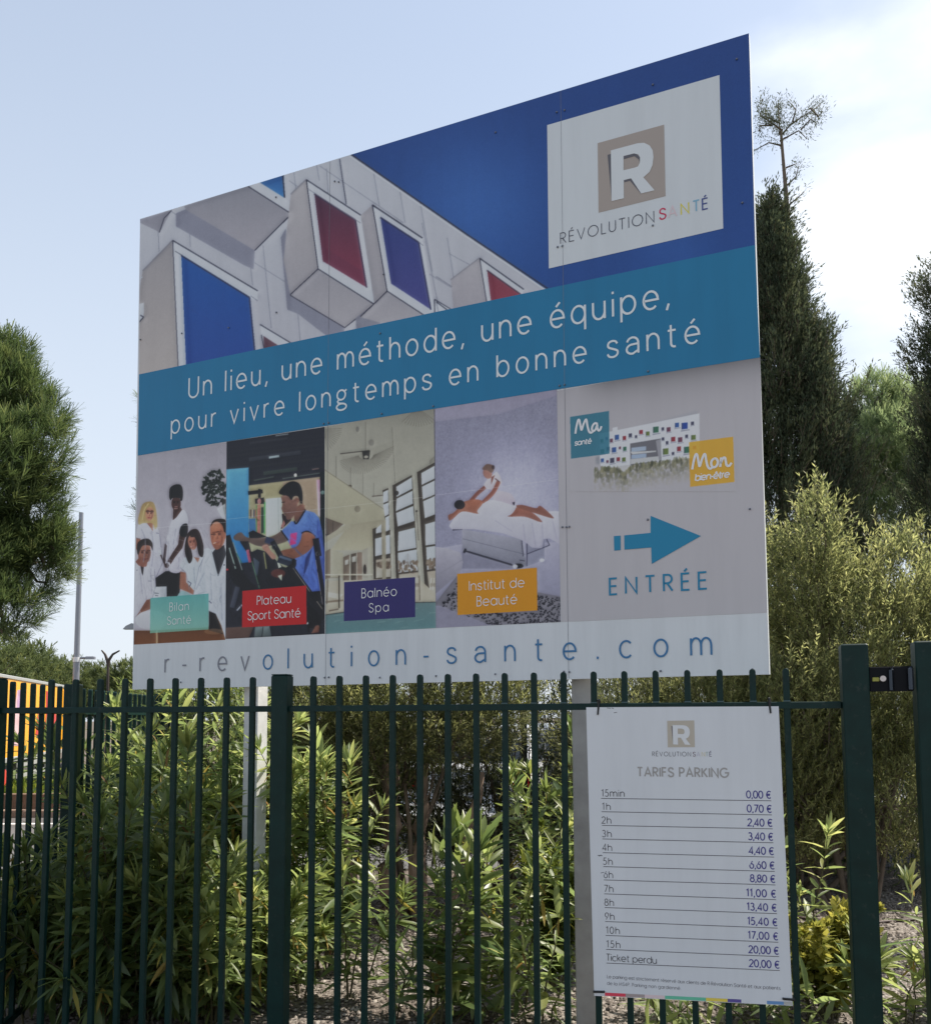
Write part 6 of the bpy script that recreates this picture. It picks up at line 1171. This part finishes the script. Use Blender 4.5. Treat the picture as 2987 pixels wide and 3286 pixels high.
# parked cars seen through the mesh
def car(name, P0, rz, colr, label):
    o = empty(name, P0, label, 'car', None, rz)
    body = mat('car_paint_' + name + str(colr), colr, .25, spec=.5, clear=.8); gl = mat('car_glass', (.02, .025, .03), .08); ty = mat('tyre_rubber', (.015, .015, .016), .8); rm = mat('wheel_alloy', (.45, .45, .47), .3, metal=.9); rd = mat('tail_lamp', (.45, .012, .012), .2); hd = mat('head_lamp', (.7, .72, .74), .1)
    prof = [(-2.0, .28), (-2.02, .62), (-1.96, .92), (-1.72, 1.02), (-1.30, 1.44), (-.7, 1.50), (.1, 1.46), (.75, 1.02), (1.55, .90), (1.95, .70), (2.0, .42), (1.94, .26)]
    m = MB(); P_ = crom(prof, 3); n = len(P_); ws = [(-.86, 0), (-.80, .0), (.80, 0), (.86, 0)]
    rings = []
    for yy, inset in ((-.86, 1), (-.80, 0), (.80, 0), (.86, 1)):
        rings += [(x * (1 - .02 * inset), yy * (1 - max(0, z - .95) * .22), z - (.03 if inset and z > .6 else 0)) for x, z in P_]
    f = [tuple(range(n))[::-1], tuple(range(3 * n, 4 * n))] + [(r * n + i, r * n + (i + 1) % n, (r + 1) * n + (i + 1) % n, (r + 1) * n + i) for r in range(3) for i in range(n)]
    m.add(rings, f).build('body', body, o, smooth=False)
    sidew = [(-1.5, 1.04), (-1.2, 1.36), (-.65, 1.42), (.05, 1.38), (.55, 1.06)]
    for s in (-1, 1):
        m = MB(); yv = lambda z: s * (.862 * (1 - max(0, z - .95) * .22))
        m.add([(x, yv(z), z) for x, z in sidew] + [(x, yv(z) + s * .008, z) for x, z in sidew], [tuple(range(5)), tuple(range(5, 10))[::-1]] + [(i, (i + 1) % 5, 5 + (i + 1) % 5, 5 + i) for i in range(5)]); m.build('side_window', gl, o)
        MB().box(-.52, s * .80, 1.05, -.46, s * .868, 1.40).build('door_pillar', body, o)
    MB().add([(-1.73, -.68, 1.05), (-1.73, .68, 1.05), (-1.36, .6, 1.41), (-1.36, -.6, 1.41), (-1.70, -.66, 1.05), (-1.70, .66, 1.05), (-1.34, .6, 1.40), (-1.34, -.6, 1.40)], [(0, 1, 2, 3), (7, 6, 5, 4), (0, 4, 5, 1), (1, 5, 6, 2), (2, 6, 7, 3), (3, 7, 4, 0)]).build('rear_window', gl, o)
    for s in (-1, 1):
        MB().cbox(-2.03, s * .70 - .12, .68, -1.93, s * .70 + .12, .92, .02).build('tail_lamp', rd, o); MB().cbox(1.80, s * .62 - .16, .66, 1.93, s * .62 + .16, .78, .02).build('headlight', hd, o)
        for x in (-1.28, 1.25):
            wl = MB().tube([(x, s * .70, .31), (x, s * .87, .31)], .31, 20).build('wheel', ty, o); MB().tube([(x, s * .868, .31), (x, s * .88, .31)], .2, 14).build('rim', rm, wl)
    MB().cbox(-2.06, -.3, .50, -2.015, .3, .60, .01).build('number_plate', hd, o)
    return o
car('parked_car', px(965, 14.2), R_(80), (.62, .62, .62), 'white parked car seen through the mesh under the middle of the billboard')
car('parked_car', px(1085, 15.5), R_(84), (.16, .17, .18), 'dark grey parked car seen through the mesh left of the right steel post')
car('parked_car', px(1660, 15.0), R_(86), (.55, .56, .58), 'pale parked car glimpsed behind the large olive bush')
# low block wall with pink render far back right
M_pink = mat('pink_render', (.42, .30, .26), .9, noise=(1.2, .12), bump=(15, .3))
tag(MB().cbox(1.0, 18, 0, 26, 18.25, 1.15, .02).build('boundary_wall', M_pink), 'low pinkish boundary wall beyond the parked cars', 'wall')
# truck
tA = at(22, 2300, 26.5)[:2]; tB = at(203, 2300, 34.5)[:2]; dT = np.array([*(tB - tA), 0]); LT = float(np.linalg.norm(dT)); dT /= LT
yT = math.atan2(dT[1], dT[0]); TO = np.array([tA[0], tA[1], -.55])
truck = empty('delivery_truck', TO, 'yellow delivery truck with red lettering shapes parked beyond the road', 'truck', None, yT)
M_yel = mat('truck_yellow', (.80, .36, .004), .4, noise=(.8, .05)); M_red = mat('truck_red', (.50, .03, .015), .4); M_wht = mat('truck_trim', (.30, .30, .29), .4); M_chs = mat('truck_chassis', (.02, .02, .022), .6); M_pinkp = mat('truck_picture_pale', (.62, .40, .42), .45, noise=(2.2, .3)); M_mau = mat('truck_picture_mauve', (.42, .26, .42), .45, noise=(3, .4)); M_rub = mat('tyre_rubber', (.015, .015, .016), .8)
W0 = 1.05; W1 = 3.38                 # box floor and roof above truck ground; local x along dT, box depth towards +y (away)
lb = -3.2
MB().cbox(lb, .02, W0, LT, 2.5, W1, .03).build('cargo_box', M_yel, truck)
MB().cbox(lb - .02, -.012, W1 - .07, LT + .02, 2.52, W1 + .02, .02).build('roof_trim', M_wht, truck)
MB().cbox(lb - .02, -.010, W0 - .10, LT + .02, 2.52, W0 + .03, .02).build('floor_trim', M_wht, truck)
MB().cbox(LT - .10, -.004, W0 + .04, LT + .03, 2.5, W1 - .15, .02).build('corner_trim', M_yel, truck)
def tpoly(name, P, m, z=.0, d=.012):
    MB().prism([(x, y) for x, y in P], .012 - z - d * .4, .019, 'y').build(name, m, truck)
H0, HH = W0, W1 - W0
def tp(u, v): return (u * LT, H0 + v * HH)
tpoly('picture', [tp(.08, .16), tp(.18, .14), tp(.20, .5), tp(.19, .80), tp(.14, .84), tp(.11, .60)], M_pinkp)
tpoly('picture', [tp(.14, .55), tp(.20, .60), tp(.215, .86), tp(.15, .84)], M_mau, .003)
tpoly('picture', [tp(.07, .10), tp(.12, .14), tp(.14, .30), tp(.08, .34)], M_mau, .003)
for P in ([tp(.46, .26), tp(.53, .26), tp(.55, .60), tp(.60, .62), tp(.58, .80), tp(.52, .70), tp(.48, .48)], [tp(.62, .28), tp(.71, .28), tp(.70, .52), tp(.73, .86), tp(.63, .88), tp(.64, .55)], [tp(.78, .18), tp(.86, .22), tp(.87, .40), tp(.83, .62), tp(.79, .70), tp(.80, .42)], [tp(.88, .50), tp(.93, .50), tp(.94, .82), tp(.89, .80)]): tpoly('lettering', P, M_red)
for u in (.485, .655, .80): tpoly('lettering_foot', [tp(u, .22), tp(u + .04, .22), tp(u + .04, .26), tp(u, .26)], M_chs)
MB().cbox(lb + .2, .3, .62, LT - .1, 2.2, W0 - .105, .02).build('chassis', M_chs, truck)
for z in (.42, .74): MB().cbox(1.6, .04, z, LT - 2.2, .08, z + .13, .01).build('side_guard', M_wht, truck)
for x in (1.9, LT - 2.4): MB().cbox(x, .085, .40, x + .07, .14, W0 - .11, .01).build('guard_strut', M_wht, truck)
for x in (.55, LT - 1.5):
    for y in (.28, 2.2):
        wl = MB().tube([(x, y - .14, .48), (x, y + .14, .48)], .48, 22).build('wheel', M_rub, truck); MB().tube([(x, y - .16, .48), (x, y - .142, .48)], .26, 16).build('rim', M_red, wl)
cab = MB().prism([(lb - 2.0, .5), (lb - 2.05, 1.4), (lb - 1.7, 2.75), (lb - .15, 2.85), (lb - .15, .5)], .12, 2.38, 'y').build('cab', M_yel, truck)
MB().prism([(lb - 1.75, 1.55), (lb - 1.5, 2.5), (lb - .7, 2.5), (lb - .7, 1.55)], .105, .119, 'y').build('cab_window', mat('car_glass'), truck)
for y in (.28, 2.2): MB().tube([(lb - 1.1, y - .14, .48), (lb - 1.1, y + .14, .48)], .48, 22).build('wheel', M_rub, truck)
# masts and lamps
M_mast = mat('mast_steel', (.26, .27, .30), .4, metal=.6, noise=(2, .1)); M_band = mat('mast_band', (.7, .7, .7), .5)
mp_ = at(240, 2300, 24.0); mp_[2] = -.8; mast = empty('lamp_mast', mp_, 'tall plain grey mast beside the left pine', 'mast')
zt = float(at(243, 1645, 24.0)[2] - mp_[2]); zj = float(at(238, 2112, 24.0)[2] - mp_[2])
MB().tube([(0, 0, 0), (0, 0, zj)], [.088, .080], 16).build('lower_pole', M_mast, mast); MB().tube([(0, 0, zj + .001), (0, 0, zt)], [.072, .056], 16).build('upper_pole', M_mast, mast)
MB().tube([(0, 0, zj - .10), (0, 0, zj + .02)], .092, 16).build('collar', M_band, mast)
ax = at(300, 2112, 24.0)[0] - mp_[0]
MB().tube([(.07, 0, zj), (ax, 0, zj + .0)], [.03, .03], 8).build('bracket', M_mast, mast); MB().cbox(ax - .2, -.06, zj - .035, ax + .04, .06, zj + .04, .015).build('lamp_head', M_mast, mast)
# Y-shaped twin lamp
yp = at(347, 2300, 46); yp[2] = -.8; yl = empty('twin_lamp', yp, 'dark Y shaped twin arm street lamp above the far pines', 'street lamp')
def yw(x, y): return at(x, y, 46) - yp
M_dk = mat('lamp_dark_steel', (.05, .035, .03), .5)
MB().tube([(0, 0, 0), yw(347, 2135)], [.10, .06], 10).build('pole', M_dk, yl)
MB().tube([yw(347, 2137), yw(344, 2118), yw(337, 2100), yw(326, 2087)], [.07, .08, .06, .035], 8).build('arm', M_dk, yl)
MB().tube([yw(347, 2137), yw(350, 2118), yw(362, 2100), yw(384, 2088)], [.07, .08, .06, .035], 8).build('arm', M_dk, yl)
# street lamp whose head shows at the billboard's left edge
hp = at(452, 2300, 38); hp[2] = -.8; sl_ = empty('street_lamp', hp, 'grey street lamp head showing at the left edge of the billboard', 'street lamp')
zl = float(at(430, 2012, 38)[2] - hp[2]); hx = float(at(398, 2012, 38)[0] - hp[0])
MB().tube([(0, 0, 0), (0, 0, zl)], [.08, .05], 12).build('pole', M_mast, sl_)
MB().tube([(0, 0, zl - .05), (hx * .5, 0, zl), (hx + .3, 0, zl)], .035, 8).build('arm', M_mast, sl_)
MB().prism([(hx, zl - .10), (hx + .12, zl + .03), (hx + .35, zl + .14), (hx + .75, zl + .06), (hx + .75, zl - .10)], -.15, .15, 'y').build('lamp_head', M_mast, sl_)
# green bin beyond the left shrubs
bp0 = px(325, 13.0); bp0[2] = float(ground_z(np.array(bp0[0]), np.array(bp0[1])))
bn = empty('waste_bin', bp0, 'dark green wheeled bin glimpsed under the left corner of the billboard', 'bin'); M_bin = mat('bin_plastic', (.012, .05, .035), .5)
MB().prism([(-.28, .12), (.28, .12), (.36, 1.6 - bp0[2] * .5), (-.36, 1.6 - bp0[2] * .5)], -.32, .32, 'y').build('bin_body', M_bin, bn); zb = 1.6 - bp0[2] * .5
MB().prism([(-.39, zb + .002), (.39, zb + .002), (.37, zb + .07), (-.37, zb + .09)], -.35, .35, 'y').build('lid', M_bin, bn)
for s in (-.22, .22): MB().tube([(s, .27, .12), (s + .06, .27, .12)], .12, 14).build('wheel', M_rub, bn)
# drip hoses on the gravel
M_hose = mat('brown_hose', (.06, .035, .028), .6)
for k, (L_, lab) in enumerate((([(940, 1580), (1000, 1610), (1060, 1640), (1110, 1700)], 'brown drip hose curving over the gravel before the right steel post'), ([(1530, 1740), (1600, 1752), (1680, 1760), (1800, 1752), (1900, 1760)], 'brown drip hose on the shaded gravel right of the price board'))):
    pts = [ground_at(x * 1.6296, (y + 60) * 1.6296, .016) for x, y in L_]
    m = MB(); m.tube(crom(pts, 6, False), .011, 7); tag(m.build('drip_hose', M_hose, smooth=True), lab, 'hose')
# grass on the verge and weeds
g = np.random.default_rng(9); n = 5000; P_ = np.stack([g.uniform(-22, -7.5, n), g.uniform(25.5, 30, n), np.full(n, -.5)], 1)
v, f, k = scatter('diamond', P_, norm(np.stack([g.normal(0, .4, n), g.normal(0, .4, n), np.ones(n)], 1)), g.uniform(.15, .4, n), .6, face=np.tile([0., -1, .2], (n, 1)), g=g)
M_gr = mat('verge_grass_blade', rough=.6, transl=.4, tint=((.06, .10, .015), (.12, .16, .02), (.18, .21, .03)))
tag(link('grass', np_mesh('grass', v, f, np.repeat(g.uniform(0, 1, n), k)), M_gr), 'bright green grass on the verge under the truck', 'grass', kind='stuff')
